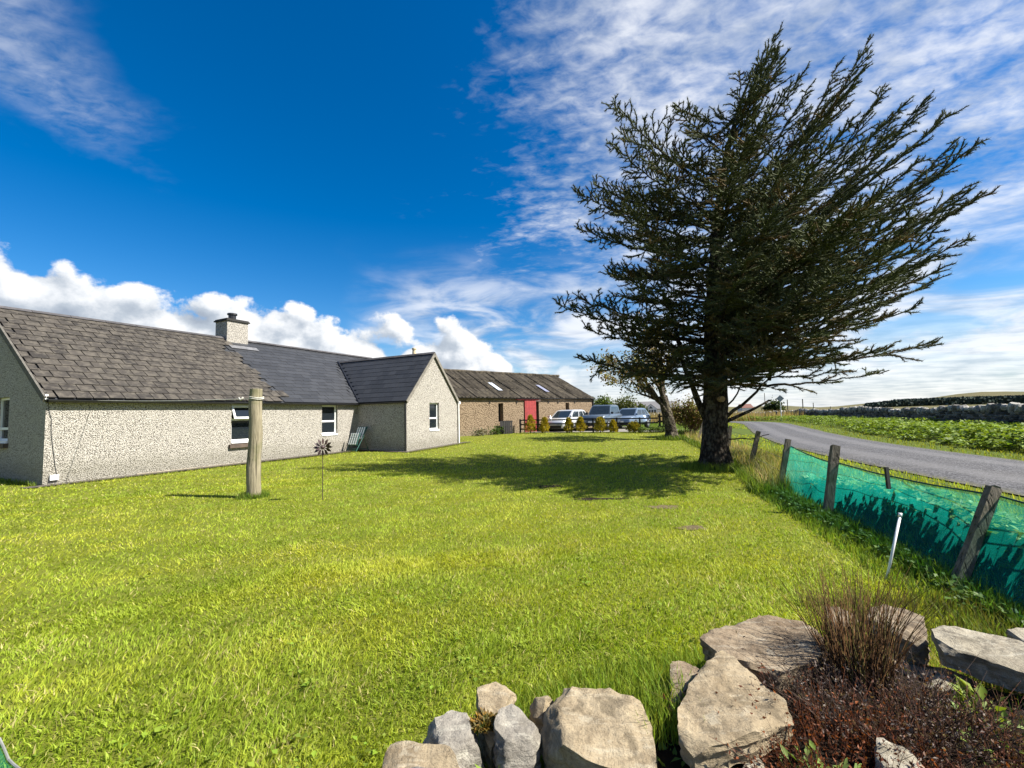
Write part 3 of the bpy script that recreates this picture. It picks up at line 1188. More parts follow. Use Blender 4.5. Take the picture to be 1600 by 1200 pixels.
# base: pale render line
m = MB()
m.obox(HA + HL * 2.0 + HN * .002 + Z * .0, HL * (LB - 2.0), HN * .02, Z * .05)
PLM = simple('pale_plinth', (.33, .28, .21), .9)
m.build('plinth', PLM, house)
m = MB()
m.obox(HC + HL * .0 + HN * .002 + Z * .0, HL * WG, HN * .02, Z * .05)
m.build('plinth', PLM, house)
# chimney
ch_u = 6.98
cw, cl = .95, .88
base = HA + HL * ch_u - HN * (HALF - .30) + Z * (WALL + RISE - .75)
m = MB()
m.obox(base - HN * cl, HL * cw, HN * cl, Z * 1.55)
chim = m.build('chimney', HARL, roof_o)
m = MB()
m.obox(base - HN * (cl + .06) + HL * -.06 + Z * 1.55, HL * (cw + .12), HN * (cl + .12), Z * .06)
m.obox(base - HN * (cl + .02) + HL * -.02 + Z * 1.61, HL * (cw + .04), HN * (cl + .04), Z * .05)
m.obox(base - HN * (cl + .03) + HL * -.03 + Z * 0.03, HL * (cw + .06), HN * (cl + .06), Z * .40) if False else None
m.build('chimney_cap', DARK, roof_o)
pc = base - HN * cl / 2 + HL * cw / 2 + Z * 1.66
m = MB()
m.tube([pc, pc + Z * .26], .16, 12)
m.tube([pc + Z * .26, pc + Z * .33], [.21, .20], 12)
m.build('chimney_pot', BLACKPL, roof_o)
m = MB()
fl = base + HN * .02
m.obox(fl + HL * -.08 + Z * -.02 + Z * (.42 - .0), HL * (cw + .16), HN * .012, Z * .16)
for s in (-.012, cw):
    m.obox(base - HN * cl + HL * s + Z * .5, HL * .012, HN * cl, Z * .34)
m.build('chimney_flashing', LEAD, roof_o)
m = MB()
m.obox(E0 + HL * (ch_u - .12) + UP * (SL - 1.02) + RN * .05, HL * (cw + .3), UP * .30, RN * .008)
m.build('lead_apron', LEAD, roof_o)
# wall-mounted socket with cable
m = MB()
m.obox(HA + HL * .12 + Z * .12 + HN * .002, HL * .17, HN * .07, Z * .13)
m.build('socket_box', WHITEPL, house)
m = MB()
m.tube([HA + HL * u_ + Z * z_ + HN * .015 for u_, z_ in ((.03, 2.15), (.05, 1.95), (.11, 1.7), (.12, 1.3), (.17, .9), (.22, .5), (.26, .25))], .008, 5)
m.build('cable', WIRE, house)
# path at the foot of the walls
m = MB()
fp = [HA - HN * .0 - HL * .4, HA + HN * .42 - HL * .4, HB + HN * .42 - HL * .0 - HL * .35, HC - HL * .35 + HN * .45, HC + HL * (WG + .6) + HN * .45, HC + HL * (WG + .6), HC, HB, HA]
m.v = [(v.x, v.y, h1(v.x, v.y) + .018) for v in fp]
m.f = [(0, 1, 8), (1, 2, 7, 8), (2, 3, 6, 7), (3, 4, 5, 6)]
tag(m.build('path', DAMP), 'strip of damp brown gravel at the foot of the cottage walls', kind='structure')

# ------------------------------------------------------------------ barn
BA = Vector((-3.3, 27.6, .12))
BL = Vector((.7734, .6339, 0))
BN = Vector((.6339, -.7734, 0))
T0, T1, BHW, BR, BE = -1.5, 12.62, 4.1, 2.05, 2.58          # along, half depth, rise, eaves above base
barn = thing('stone_barn', 'long brown rendered barn with corrugated roof and red sliding door', 'barn', BA)
OPEN = [(3.05, 3.46, .95, 2.18), (5.40, 6.70, 0, 2.42), (9.44, 9.84, 1.5, 2.2)]
mb = MB()
wall(mb, BA + BL * T0 - Z * .1, BL, T1 - T0, 0, BE + .1, [(a - T0, b - T0, c + (.1 if c else .05), d + .1) for a, b, c, d in OPEN], BN, .35)
mb.build('front_wall', BARNWALL, barn)
mb = MB()
for t in (T0, T1):
    o = BA + BL * t
    mb.face(o, o - BN * 2 * BHW, o - BN * 2 * BHW + Z * BE, o - BN * BHW + Z * (BE + BR), o + Z * BE)
o = BA - BN * 2 * BHW
mb.face(o + BL * T0, o + BL * T1, o + BL * T1 + Z * BE, o + BL * T0 + Z * BE)
mb.build('end_and_rear_wall', BARNWALL, barn)
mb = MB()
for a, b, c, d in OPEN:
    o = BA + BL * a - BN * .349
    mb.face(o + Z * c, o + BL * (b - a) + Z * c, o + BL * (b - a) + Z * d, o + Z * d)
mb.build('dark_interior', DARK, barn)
BS = math.hypot(BHW, BR)
bup = (-BN * BHW + Z * BR) / BS
bn_ = BL.cross(bup)
bupb = (BN * BHW + Z * BR) / BS
bnb = bupb.cross(BL)
def m_corr():
    m, N, b = mat_new('corrugated_cement_sheet')
    P = N.n('ShaderNodeNewGeometry').outputs['Position']
    along = N.vm('DOT_PRODUCT', P, tuple(BL), 1)
    down = N.vm('DOT_PRODUCT', P, tuple(bup), 1)
    cb_n = N.n('ShaderNodeCombineXYZ')
    N.put(cb_n.inputs[0], N.m('MULTIPLY', along, 2.6))
    N.put(cb_n.inputs[1], N.m('MULTIPLY', down, .22))
    rnd = N.n('ShaderNodeObjectInfo').outputs['Random']
    f = N.noise(cb_n.outputs[0], 1.6, 5, .7)
    cc = N.mix(N.ss(f, .34, .66), (0.019, 0.016, 0.012), (0.092, 0.078, 0.060))
    cc = N.mix(N.m('MULTIPLY', N.ss(N.noise(P, 3.5, 6, .7), .48, .66), .6), cc, (0.125, 0.105, 0.070))
    cc = N.mix(1.0, cc, N.mix(rnd, (.8, .8, .8), (1.2, 1.2, 1.2)), 'MULTIPLY')
    N.put(b.inputs['Base Color'], cc)
    b.inputs['Roughness'].default_value = .9
    b.inputs['Specular IOR Level'].default_value = .15
    return m


CORR = m_corr()
CLEAR = simple('translucent_skylight', (.62, .66, .72), .35, var=.12)
CLEAR2 = simple('grimy_skylight', (.30, .31, .40), .35, var=.2)


def corr_mesh(wd, ln, waves, amp=.028):
    m = MB()
    k = waves * 4
    for i in range(k + 1):
        x = wd * i / k
        z = amp * math.sin(2 * math.pi * i / 4)
        m.v += [(x, 0, z), (x, ln, z)]
    for i in range(k):
        m.f.append((2 * i, 2 * i + 2, 2 * i + 3, 2 * i + 1))
    return m.mesh('roof_sheet')


sheet_w = .98
ncol = int(round((T1 + .1 - T0) / sheet_w))
sheet_w = (T1 + .16 - T0) / ncol
cm = corr_mesh(sheet_w * 1.03, BS / 3 + .12, 3, .05)
cm.materials.append(CORR)
for i in range(ncol):
    for side, up_, nn_, bs in ((0, bup, bn_, BA + Z * BE), (1, bupb, bnb, BA - BN * 2 * BHW + Z * BE)):
        for r_ in range(3):
            o = bs + BL * (T0 - .06 + i * sheet_w) - up_ * .14 + up_ * (r_ * (BS + .06) / 3) + nn_ * (.03 + .022 * (i % 2) + .004 * r_)
            if side:
                o = o + BL * sheet_w
                M = Matrix.Translation(o) @ Matrix((-BL, up_, nn_)).transposed().to_4x4()
            else:
                M = Matrix.Translation(o) @ Matrix((BL, up_, nn_)).transposed().to_4x4()
            q = bpy.data.objects.new('roof_sheet', cm)
            col.objects.link(q)
            q.parent = barn
            q.matrix_basis = Matrix.Translation(-BA) @ M @ Matrix.Rotation(random.gauss(-.012, .004), 4, 'X')
for (t, s, ln, mt) in ((3.74, .98, 1.38, CLEAR), (8.2, .9, 1.3, CLEAR2)):
    o = BA + Z * BE + BL * t + bup * s + bn_ * .10
    me = corr_mesh(.36, ln, 3, .016)
    q = link('skylight', me, mt, barn)
    q.matrix_parent_inverse = Matrix()
    q.matrix_basis = Matrix.Translation(-BA) @ Matrix.Translation(o) @ Matrix((BL, bup, bn_)).transposed().to_4x4()
m = MB()
m.tube([BA + Z * (BE + BR + .06) + BL * (T0 - .05 + i * .5) - BN * BHW + Z * random.uniform(-.02, .02) for i in range(int((T1 - T0) / .5) + 2)], .11, 8)
m.build('ridge_cap', CORR, barn)
gutter(BA + Z * (BE - .05) + BL * T0 + BN * .14, BA + Z * (BE - .05) + BL * (T1 + .05) + BN * .14, BN, barn)
# sliding door of upright boards on a track
for i in range(8):
    m = MB()
    a = 5.32 + i * .131
    m.obox(BA + BL * a + BN * (.03 + .004 * (i % 2)) + Z * .06, BL * .124, BN * .045, Z * 2.32)
    m.build('door_board', REDPAINT, barn)
m = MB()
m.obox(BA + BL * 4.55 + BN * .02 + Z * 2.40, BL * 2.1, BN * .10, Z * .09)
m.build('door_track', REDPAINT, barn)
m = MB()
m.obox(BA + BL * 6.40 + BN * .015 + Z * 2.32, BL * .42, BN * .05, Z * .17)
m.build('lintel_patch', simple('pale_pink_timber', (.62, .42, .36), .8), barn)
m = MB()
m.obox(BA + BL * (T1 - .1) + BN * .02 + Z * .1, BL * .07, BN * .07, Z * (BE - .2))
m.build('downpipe', BLACKPL, barn)
for t in (2.3, 4.6, 7.6, 8.6, 10.4):
    m = MB()
    m.obox(BA + BL * t + BN * .0 + Z * (BE - .42), BL * .06, BN * .05, Z * .16)
    m.build('wall_iron', DARK, barn)
cpx = BA + BL * (T0 + .55) - BN * BHW + Z * (BE + BR)
m = MB()
m.obox(cpx + BL * -.25 + BN * -.25 - Z * .35, BL * .5, BN * .5, Z * .75) if False else m.obox(cpx - BL * .2 - BN * .2 - Z * .3, BL * .4, -BN * -.4, Z * .75)
m.build('chimney_stack', BARNWALL, barn)
m = MB()
m.tube([cpx + Z * .45, cpx + Z * 1.35, cpx + Z * 1.36, cpx + Z * 1.46], [.15, .125, .16, .16], 12)
m.build('chimney_pot', POTCLAY, barn)
# ------------------------------------------------------------------ clothes pole, rope, wind spinner, garden chair
PX, PY = -5.26, 9.08
m = MB()
pp, rr = [], []
for i in range(12):
    z_ = -.3 + i * (2.47 / 11)
    pp.append((PX + .010 * math.sin(i * 1.1) + .012 * z_, PY + .008 * math.cos(i), z_))
    rr.append(.134 - .008 * max(z_, 0) + .004 * math.sin(i * 2.1))
pp += [(pp[-1][0], pp[-1][1], 2.185)]
rr += [.115]
m.tube(pp, rr, 20)
pole = tag(m.build('wooden_pole', POLEWOOD, smooth=True), 'thick weathered round timber pole standing on the lawn before the cottage window', 'pole')
for pol in pole.data.polygons:
    if len(pol.vertices) > 4:
        pol.use_smooth = False
m = MB()
ring = [(PX + 0.028 + .131 * math.cos(a), PY + .131 * math.sin(a), 1.98 + .012 * math.sin(a * 2)) for a in np.linspace(0, 2 * math.pi, 22)]
m.tube(ring, .010, 6)
m.tube([(x, y, z_ + .03) for x, y, z_ in ring], .009, 6)
hook = HA + HL * .95 + HN * .12 + Z * 2.19
st = Vector((PX - .13, PY + .02, 1.99))
pts = []
for i in range(25):
    t = i / 24
    p_ = st.lerp(hook, t)
    pts.append(p_ - Z * .03 * math.sin(math.pi * t))
m.tube(pts, .006, 6)
knot = st.lerp(hook, .03)
m.tube([knot + Vector((0, 0, .03)), knot + Vector((-.05, 0, -.03)), knot + Vector((-.1, .02, .02))], .018, 6)
tag(m.build('washing_line', ROPE, smooth=True), 'pale rope tied round the timber pole and running to the cottage eaves', 'rope')

SXY = Vector((-3.67, 8.62, 0))
spin = thing('wind_spinner', 'dark metal flower wind spinner on a thin stake in the lawn', 'garden ornament', SXY)
m = MB()
m.tube([SXY + Z * -.1, SXY + Z * .98], .0075, 6)
m.build('stake', RUST, spin)
toc = (Vector((0, 0, 0)) - SXY)
toc.z = 0
toc.normalize()
right = Vector((-toc.y, toc.x, 0))
hub = SXY + Z * 1.0 + toc * .04
m = MB()
m.tube([hub - toc * .04, hub - toc * .0, hub + toc * .03, hub + toc * .045], [.03, .042, .036, .012], 10)
m.build('hub', RUST, spin)
for layer, (n_, r0, r1, wd, off, ph) in enumerate(((12, .045, .185, .05, .0, 0), (10, .04, .135, .042, .03, .3))):
    for i in range(n_):
        a = 2 * math.pi * i / n_ + ph
        dr = right * math.cos(a) + Z * math.sin(a)
        sd_ = right * -math.sin(a) + Z * math.cos(a)
        c0 = hub + toc * off
        m = MB()
        tw = toc * .018
        P_ = [c0 + dr * r0, c0 + dr * (r0 + (r1 - r0) * .55) + sd_ * wd / 2 + tw, c0 + dr * r1 + toc * .012, c0 + dr * (r0 + (r1 - r0) * .55) - sd_ * wd / 2 - tw]
        m.face(*P_)
        m.face(*[q_ - toc * .003 for q_ in reversed(P_)])
        m.tube([c0 + dr * .02, c0 + dr * (r0 + .01)], .004, 5)
        m.build('petal', RUST, spin)


def stripes():
    m, N, b = mat_new('striped_cushion')
    P = N.n('ShaderNodeTexCoord').outputs['Object']
    s = N.n('ShaderNodeSeparateXYZ')
    N.put(s.inputs[0], P)
    f = N.m('FRACT', N.m('MULTIPLY', s.outputs[0], 7.5))
    cc = N.mix(N.ss(f, .56, .60), (.72, .73, .70), (.03, .10, .085))
    N.put(b.inputs['Base Color'], cc)
    b.inputs['Roughness'].default_value = .9
    return m


CUSH = stripes()
# folding recliner, upright against the wing wall: local x along the wing wall, y towards the lawn
cloc = HB - HL * .62 + HN * .62
cloc.z = h1(cloc.x, cloc.y) + .02
crz = math.atan2(HN.y, HN.x)
chair = thing('folding_recliner', 'green framed folding garden recliner with striped cushion against the cottage corner', 'chair', cloc, rz=crz)


def lpart(mb, name, mt, parent, **kw):
    """part built in its thing's own coordinates"""
    o = mb.build(name, mt, None, **kw)
    o.parent = parent
    return o


def quadpad(mb, a, b, wd, th):
    """pad between lines at a and b (y,z) spanning +-wd/2 in x"""
    a, b = Vector((0, *a)), Vector((0, *b))
    d = (b - a)
    n_ = Vector((1, 0, 0)).cross(d).normalized()
    k = 5
    for i in range(k):
        o = a + d * (i / k) + Vector((-wd / 2, 0, 0))
        mb.obox(o, (wd, 0, 0), d * (.96 / k), n_ * th)


m = MB()
quadpad(m, (.10, .52), (.34, 1.05), .50, .05)
lpart(m, 'back_cushion', CUSH, chair, bevel=.01)
m = MB()
quadpad(m, (-.24, .30), (-.04, .80), .52, .05)
lpart(m, 'seat_cushion', CUSH, chair, bevel=.01)
for s in (-1, 1):
    m = MB()
    m.tube([(s * .29, -.34, .02), (s * .29, .02, .55), (s * .27, .36, 1.08)], .017, 6)
    lpart(m, 'side_frame', GREENPAINT, chair)
    m = MB()
    m.tube([(s * .30, .38, .02), (s * .30, .06, .70)], .016, 6)
    lpart(m, 'rear_leg', GREENPAINT, chair)
for (y, z_) in ((-.32, .06), (-.28, .12), (.35, .10), (.36, 1.07), (-.22, .28)):
    m = MB()
    m.tube([(-.29, y, z_), (.29, y, z_)], .014, 6)
    lpart(m, 'crossbar', GREENPAINT, chair)

# ------------------------------------------------------------------ black rail fence with posts and gate
FA = Vector((0.50, 30.25, 0))
FB = Vector((8.98, 27.5, 0))
fdir = (FB - FA).normalized()
fn = Vector((fdir.y, -fdir.x, 0))
flen = (FB - FA).length


def fz(p):
    return h1(p.x, p.y)


fence = thing('rail_fence', 'low black wooden rail fence in front of the parked vehicles', 'fence', (FA.x, FA.y, fz(FA)))
npost = 6
fpos = [0, 1.55, 3.2, 4.9, 6.4, 7.8][:6]
for t in fpos:
    p_ = FA + fdir * t
    m = MB()
    m.obox(p_ - fdir * .05 - fn * .05 + Z * (fz(p_) - .2), fdir * .1, fn * .1, Z * 1.12) if fdir.cross(fn).z > 0 else m.obox(p_ - fdir * .05 + fn * .05 + Z * (fz(p_) - .2), fdir * .1, -fn * .1, Z * 1.12)
    m.build('post', BLACKWOOD, fence)
for zr in (.20, .52, .80):
    for i in range(len(fpos)):
        t0 = fpos[i]
        t1 = fpos[i + 1] if i + 1 < len(fpos) else flen
        a = FA + fdir * (t0 - .02) + fn * .055 + Z * (fz(FA) + zr + random.uniform(-.015, .015))
        m = MB()
        m.obox(a + fn * .025, fdir * (t1 - t0 + .035 if i + 1 < len(fpos) else t1 - t0), -fn * .025, Z * .085)
        m.build('rail', BLACKWOOD, fence)
gate = thing('gate_post_stand', 'stout black gate end with doubled posts at the end of the rail fence', 'gate', (FB.x, FB.y, fz(FB)))
for k, (t, s) in enumerate(((.0, .12), (.22, .08), (.42, .12))):
    m = MB()
    p_ = FB + fdir * t + Z * (fz(FB) - .15)
    m.obox(p_ + fn * .05, fdir * s, -fn * s, Z * (1.28 if k != 1 else 1.1))
    m.build('post', BLACKWOOD, gate)
for zr in (.28, .60, .92):
    m = MB()
    m.obox(FB + fdir * -.06 + fn * .075 + Z * (fz(FB) + zr), fdir * .72, -fn * .022, Z * .10)
    m.build('rail', BLACKWOOD, gate)

# ------------------------------------------------------------------ golden conifers along the fence
def conifer_mesh(seed, h, r, tip, n=900, gold=.6):
    rg = np.random.default_rng(seed)
    B = Bits()
    t = rg.random(n) ** .8
    prof = np.where(t < .25, .72 + t * 1.1, 1.0) * np.clip((1 - t) / (1 - .25), 0, 1) ** tip
    prof = np.clip(prof, .04, 1)
    a = rg.random(n) * 2 * math.pi
    rad = r * prof * (.55 + .55 * rg.random(n)) * (1 + .26 * np.sin(a * 3 + t * 9 + seed) + .12 * np.sin(a * 5 - t * 14))
    P = np.stack([rad * np.cos(a), rad * np.sin(a), .05 * h + t * h * .95], 1)
    Dr = np.stack([np.cos(a) * .8, np.sin(a) * .8, np.full(n, .75)], 1) + rg.normal(0, .3, (n, 3))
    Nr = rg.normal(0, 1, (n, 3))
    c1, c2 = np.array([.42, .32, .03]), np.array([.12, .12, .02])
    k = np.clip(gold + rg.normal(0, .28, n), 0, 1)[:, None]
    B.leaves(P, Dr, Nr, .10 + rg.random(n) * .07, .05 + rg.random(n) * .03, c1 * k + c2 * (1 - k), .1)
    return B


clab = ['tallest golden conifer shrub, at the fence end before the red barn door',
        'golden conifer shrub second along the fence from the red barn door',
        'narrow golden conifer shrub before the middle of the white car',
        'golden conifer shrub before the gap between white car and grey vehicle',
        'brown-gold rounded conifer shrub in front of the grey vehicle number plate side',
        'small narrow yellow conifer shrub right of the broad brown-gold one',
        'squat ball-shaped brown conifer shrub nearest the gate end of the fence']
cpos = [(1.16, 29.35), (2.07, 29.1), (3.6, 28.72), (4.32, 28.5), (5.5, 28.12), (6.26, 27.9), (7.42, 27.5)]
cdim = [(1.14, .30, .7, .72), (.98, .27, .7, .78), (.92, .26, .7, .6), (.96, .27, .6, .7), (.93, .33, .45, .45), (.74, .23, .7, .65), (.60, .33, .35, .25)]
for i, ((x, y), (h, r_, tp, gold)) in enumerate(zip(cpos, cdim)):
    t = thing('golden_conifer', clab[i], 'shrub', (x, y, h1(x, y)), 'golden conifers along the rail fence')
    B = conifer_mesh(40 + i, h, r_, tp, 900, gold)
    o = B.build('crown', LEAF)
    o.parent = t
    m = MB()
    m.tube([(0, 0, -.1), (0, 0, h * .5)], [.035, .015], 6)
    lpart(m, 'trunk', BARK2, t)

# ------------------------------------------------------------------ vehicles
def car_paint(name, c):
    m, N, b = mat_new(name)
    b.inputs['Base Color'].default_value = (*c, 1)
    b.inputs['Roughness'].default_value = .32
    b.inputs['Metallic'].default_value = .35
    b.inputs['Coat Weight'].default_value = .8
    b.inputs['Coat Roughness'].default_value = .06
    return m


TYRE = simple('tyre_rubber', (.014, .014, .014), .85)
RIM = simple('alloy_rim', (.42, .43, .44), .35, metal=.8)
LAMP = simple('headlamp_lens', (.72, .74, .76), .12, var=.1)
TRIM = simple('black_trim', (.012, .012, .013), .5)
PLATE = simple('white_number_plate', (.75, .75, .72), .5, var=.03)
AUTOGLASS = simple('car_glass', (.02, .028, .034), .04, var=.1, spec=.8)
REDLAMP = simple('tail_lamp', (.45, .02, .02), .2)


def vehicle(name, label, loc, heading, paint, S):
    """S: length, width, shoulder height, roof height, bonnet height, sill, profile xs (front of screen foot, screen top, roof rear, rear glass foot)"""
    L, W, zs, zr, zb, z0, xf0, xf1, xr1, xr0 = S
    root = thing(name, label, 'car', loc, 'vehicles parked behind the rail fence', rz=heading)
    hl = L / 2
    # lower body lofted from side profile stations, x forward
    st = [(-hl, z0 + .12, zs - .06, .80), (-hl + .08, z0 + .02, zs, .93), (-hl + .5, z0, zs + .01, 1.0), (xr0, z0, zs + .01, 1.0), (0, z0, zs, 1.0), (xf0, z0, zs - .005, 1.0),
          (xf0 + .12, z0, (zs + zb) / 2 + .02, 1.0), (hl - .55, z0, zb - .02, .99), (hl - .2, z0 + .01, zb - .09, .93), (hl - .04, z0 + .06, zb - .22, .84), (hl, z0 + .10, zb - .32, .78)]
    mb = MB()
    sec = []
    for x, lo, hi, k in st:
        w_ = W / 2 * k
        sec.append([(x, -w_ * .90, lo), (x, -w_ * .985, lo + (hi - lo) * .25), (x, -w_, lo + (hi - lo) * .6), (x, -w_ * .965, hi - .05), (x, -w_ * .90, hi),
                    (x, w_ * .90, hi), (x, w_ * .965, hi - .05), (x, w_, lo + (hi - lo) * .6), (x, w_ * .985, lo + (hi - lo) * .25), (x, w_ * .90, lo)])
    n_ = 10
    for s_ in sec:
        mb.v += s_
    for i in range(len(sec) - 1):
        for j in range(n_):
            a, b = i * n_ + j, i * n_ + (j + 1) % n_
            mb.f.append((a, b, b + n_, a + n_))
    mb.f.append(tuple(reversed(range(n_))))
    mb.f.append(tuple((len(sec) - 1) * n_ + j for j in range(n_)))
    body = lpart(mb, 'body', paint, root, smooth=True)
    # cabin
    wb, wt = W / 2 * .90, W / 2 * .72
    zc = zs - .02
    def ring(z_, xa, xb, w_):
        return [(xa, w_, z_), (xb, w_, z_), (xb, -w_, z_), (xa, -w_, z_)]
    mb = MB()
    r1, r2, r3 = ring(zc, xf0 + .02, xr0 - .02, wb), ring(zr - .06, xf1 + .06, xr1 - .06, wt + .03), ring(zr, xf1 - .1, xr1 + .12, wt - .08)
    for ra, rb in ((r1, r2), (r2, r3)):
        for j in range(4):
            k = (j + 1) % 4
            mb.face(ra[j], rb[j], rb[k], ra[k])
    mb.face(*reversed(r3))
    lpart(mb, 'cabin', paint, root)
    # glazing, proud of the cabin faces
    def pane(name, c4, inset, mt=AUTOGLASS, cuts=None):
        c4 = [Vector(c_) for c_ in c4]
        nn = (c4[1] - c4[0]).cross(c4[3] - c4[0]).normalized()
        ctr = sum(c4, Vector()) / 4
        if nn.dot(ctr - Vector((ctr.x * .3, 0, zc))) < 0:
            nn = -nn
        bl = lambda u, v: (c4[0] * (1 - u) + c4[1] * u) * (1 - v) + (c4[3] * (1 - u) + c4[2] * u) * v
        iu, iv = inset
        for (u0, u1) in (cuts or [(iu, 1 - iu)]):
            m = MB()
            m.face(*[bl(u, v) + nn * .006 for u, v in ((u0, iv), (u1, iv), (u1, 1 - iv), (u0, 1 - iv))])
            lpart(m, name, mt, root)
    pane('windscreen', (r1[3], r1[0], r2[0], r2[3]), (.06, .05))
    pane('rear_window', (r1[1], r1[2], r2[2], r2[1]), (.08, .08))
    pane('side_window', (r1[0], r1[1], r2[1], r2[0]), (0, .12), cuts=[(.10, .45), (.49, .74), (.78, .93)])
    pane('side_window', (r1[3], r1[2], r2[2], r2[3]), (0, .12), cuts=[(.10, .45), (.49, .74), (.78, .93)])
    # wheels
    rw = .33 if zr < 1.6 else .37
    for x in (-hl + .78, hl - .86):
        for s in (-1, 1):
            y = s * (W / 2 - .08)
            m = MB()
            m.tube([(x, y - s * .12, rw), (x, y + s * .045, rw)], rw + .06, 20)
            lpart(m, 'wheel_arch', TRIM, root)
            m = MB()
            m.tube([(x, y - s * .10, rw), (x, y - s * .08, rw), (x, y + s * .08, rw), (x, y + s * .10, rw)], [rw - .02, rw, rw, rw - .03], 20)
            wh = lpart(m, 'wheel', TYRE, root)
            m = MB()
            m.tube([(x, y + s * .08, rw), (x, y + s * .105, rw)], [rw * .66, rw * .60], 14)
            lpart(m, 'rim', RIM, wh)
    for s in (-1, 1):
        m = MB()
        m.obox((hl - .30, s * W / 2 * .60 - .17, zb - .28), (.27, -s * .03, -.03), (0, .34, 0), (-.10, 0, .15))
        lpart(m, 'headlight', LAMP, root, bevel=.015)
        m = MB()
        m.obox((xf0 - .12, s * (W / 2 + .02) - .07, zs + .02), (.16, 0, 0), (0, .16, 0), (-.02, 0, .15))
        lpart(m, 'wing_mirror', paint if zr < 1.6 else TRIM, root, bevel=.02)
        m = MB()
        m.obox((-hl - .012, s * W / 2 * .72 - .1, zs - .35), (.06, 0, 0), (0, .2, 0), (0, 0, .28))
        lpart(m, 'tail_light', REDLAMP, root)
    m = MB()
    m.obox((hl - .13, -W * .24, zb - .36), (.10, 0, 0), (0, W * .48, 0), (-.05, 0, .15))
    lpart(m, 'grille', TRIM, root)
    m = MB()
    m.obox((hl - .14, -W * .36, z0 + .04), (.15, 0, 0), (0, W * .72, 0), (0, 0, .17))
    lpart(m, 'lower_grille', TRIM, root)
    m = MB()
    m.obox((hl - .02, -.26, z0 + .24), (.035, 0, 0), (0, .52, 0), (0, 0, .115))
    lpart(m, 'number_plate', PLATE, root)
    if zr > 1.6:
        for s in (-1, 1):
            m = MB()
            m.tube([(xf1 - .25, s * (wt - .03), zr + .05), (xr1 + .2, s * (wt - .03), zr + .05)], .02, 6)
            lpart(m, 'roof_rail', TRIM, root)
    return root


def gz_(x, y):
    return (x, y, h1(x, y) + .02)


vehicle('hatchback_car', 'white hatchback parked nearest the barn wall behind the rail fence', gz_(3.95, 32.1), math.atan2(-.80, -.60), car_paint('white_car_paint', (.62, .63, .64)),
        (3.95, 1.70, .92, 1.48, .86, .20, 1.12, .30, -1.30, -1.88))
vehicle('off_road_car', 'large grey-blue four-wheel-drive with dark roof rails parked between two cars', gz_(6.55, 32.6), math.atan2(-.86, -.50), car_paint('grey_blue_car_paint', (.085, .11, .135)),
        (4.55, 1.85, 1.10, 1.78, 1.10, .30, .72, .12, -1.55, -1.72))
vehicle('hatchback_car', 'pale blue-silver car parked behind the larger grey-blue vehicle', gz_(9.25, 34.9), math.atan2(-.80, -.60), car_paint('silver_blue_car_paint', (.15, .20, .27)),
        (4.2, 1.74, .95, 1.52, .90, .22, 1.10, .30, -1.35, -1.98))

# ------------------------------------------------------------------ pallet box and plants by the barn
pb = BA + BL * 3.0 + BN * .25
pb.z = h1(pb.x, pb.y)
box = thing('slatted_crate', 'dark slatted wooden box standing against the barn wall', 'crate', pb)
for i in range(5):
    m = MB()
    m.obox(pb + BL * (i * .155) + BN * .34, BL * .12, -BN * .02, Z * .86)
    m.build('slat', BLACKWOOD, box)
m = MB()
for zq in (.08, .42, .76):
    m.obox(pb + BL * -.02 + BN * .318 + Z * zq, BL * .80, -BN * .025, Z * .09)
m.obox(pb + BL * -.02 + BN * .29, BL * .80, -BN * .30, Z * .06)
m.obox(pb + BL * -.02 + BN * .0, BL * .80, -BN * .025, Z * .84)
m.build('frame', BLACKWOOD, box)

# ------------------------------------------------------------------ roadside fence posts, wire and green windbreak netting
def post(name, label, b, t, s=.095, group=None, mt=POSTWOOD):
    b, t = Vector(b), Vector(t)
    ax = (t - b).normalized()
    u = Vector((.3, .95, 0))
    u = (u - ax * u.dot(ax)).normalized()
    v = ax.cross(u)
    m = MB()
    k = 5
    for i in range(k + 1):
        f = i / k
        c = b - ax * .35 + (t - b + ax * .35) * f
        s_ = s * (1 + .05 * math.sin(i * 2.3 + b.x))
        for a_, b_ in ((-1, -1), (1, -1), (1, 1), (-1, 1)):
            m.v.append(tuple(c + u * a_ * s_ / 2 + v * b_ * s_ / 2 + (ax * random.uniform(-.012, .012) if i == k else Vector())))
    for i in range(k):
        for j in range(4):
            a, b2 = i * 4 + j, i * 4 + (j + 1) % 4
            m.f.append((a, b2, b2 + 4, a + 4))
    m.f += [(3, 2, 1, 0), (k * 4, k * 4 + 1, k * 4 + 2, k * 4 + 3)]
    return tag(m.build(name, mt), label, 'post', group)


G_P = 'old timber posts of the roadside fence'
NP = [((3.05, 1.35, 0), (3.50, 1.42, .80)), ((3.77, 3.92, 0), (4.27, 4.02, .80)), ((4.49, 6.51, 0), (4.74, 6.60, .98)), ((4.95, 8.42, 0), (5.22, 8.50, .96))]
post('fence_post', 'old square timber post leaning right, nearest post carrying the green netting', *NP[1], s=.078, group=G_P)
post('fence_post', 'pale-topped timber post in the middle of the green netting', *NP[2], s=.10, group=G_P)
post('fence_post', 'thin timber post at the far end of the green netting', *NP[3], s=.085, group=G_P)
post('fence_post', 'short second timber stub just behind the nearest netting post', (4.60, 4.52, 0), (4.74, 4.44, .74), s=.05, group=G_P)
post('fence_post', 'leaning bare fence post just right of the big spruce trunk', (6.09, 11.6, 0), (6.42, 11.7, .96), s=.10, group=G_P)
post('fence_post', 'dark fence post half hidden by the right edge of the spruce trunk', (7.25, 15.2, 0), (7.45, 15.3, .98), s=.10, group=G_P)
post('fence_post', 'thin dark post leaning between the two tree trunks', (8.62, 21.0, 0), (9.05, 21.2, .98), s=.10, group=G_P)


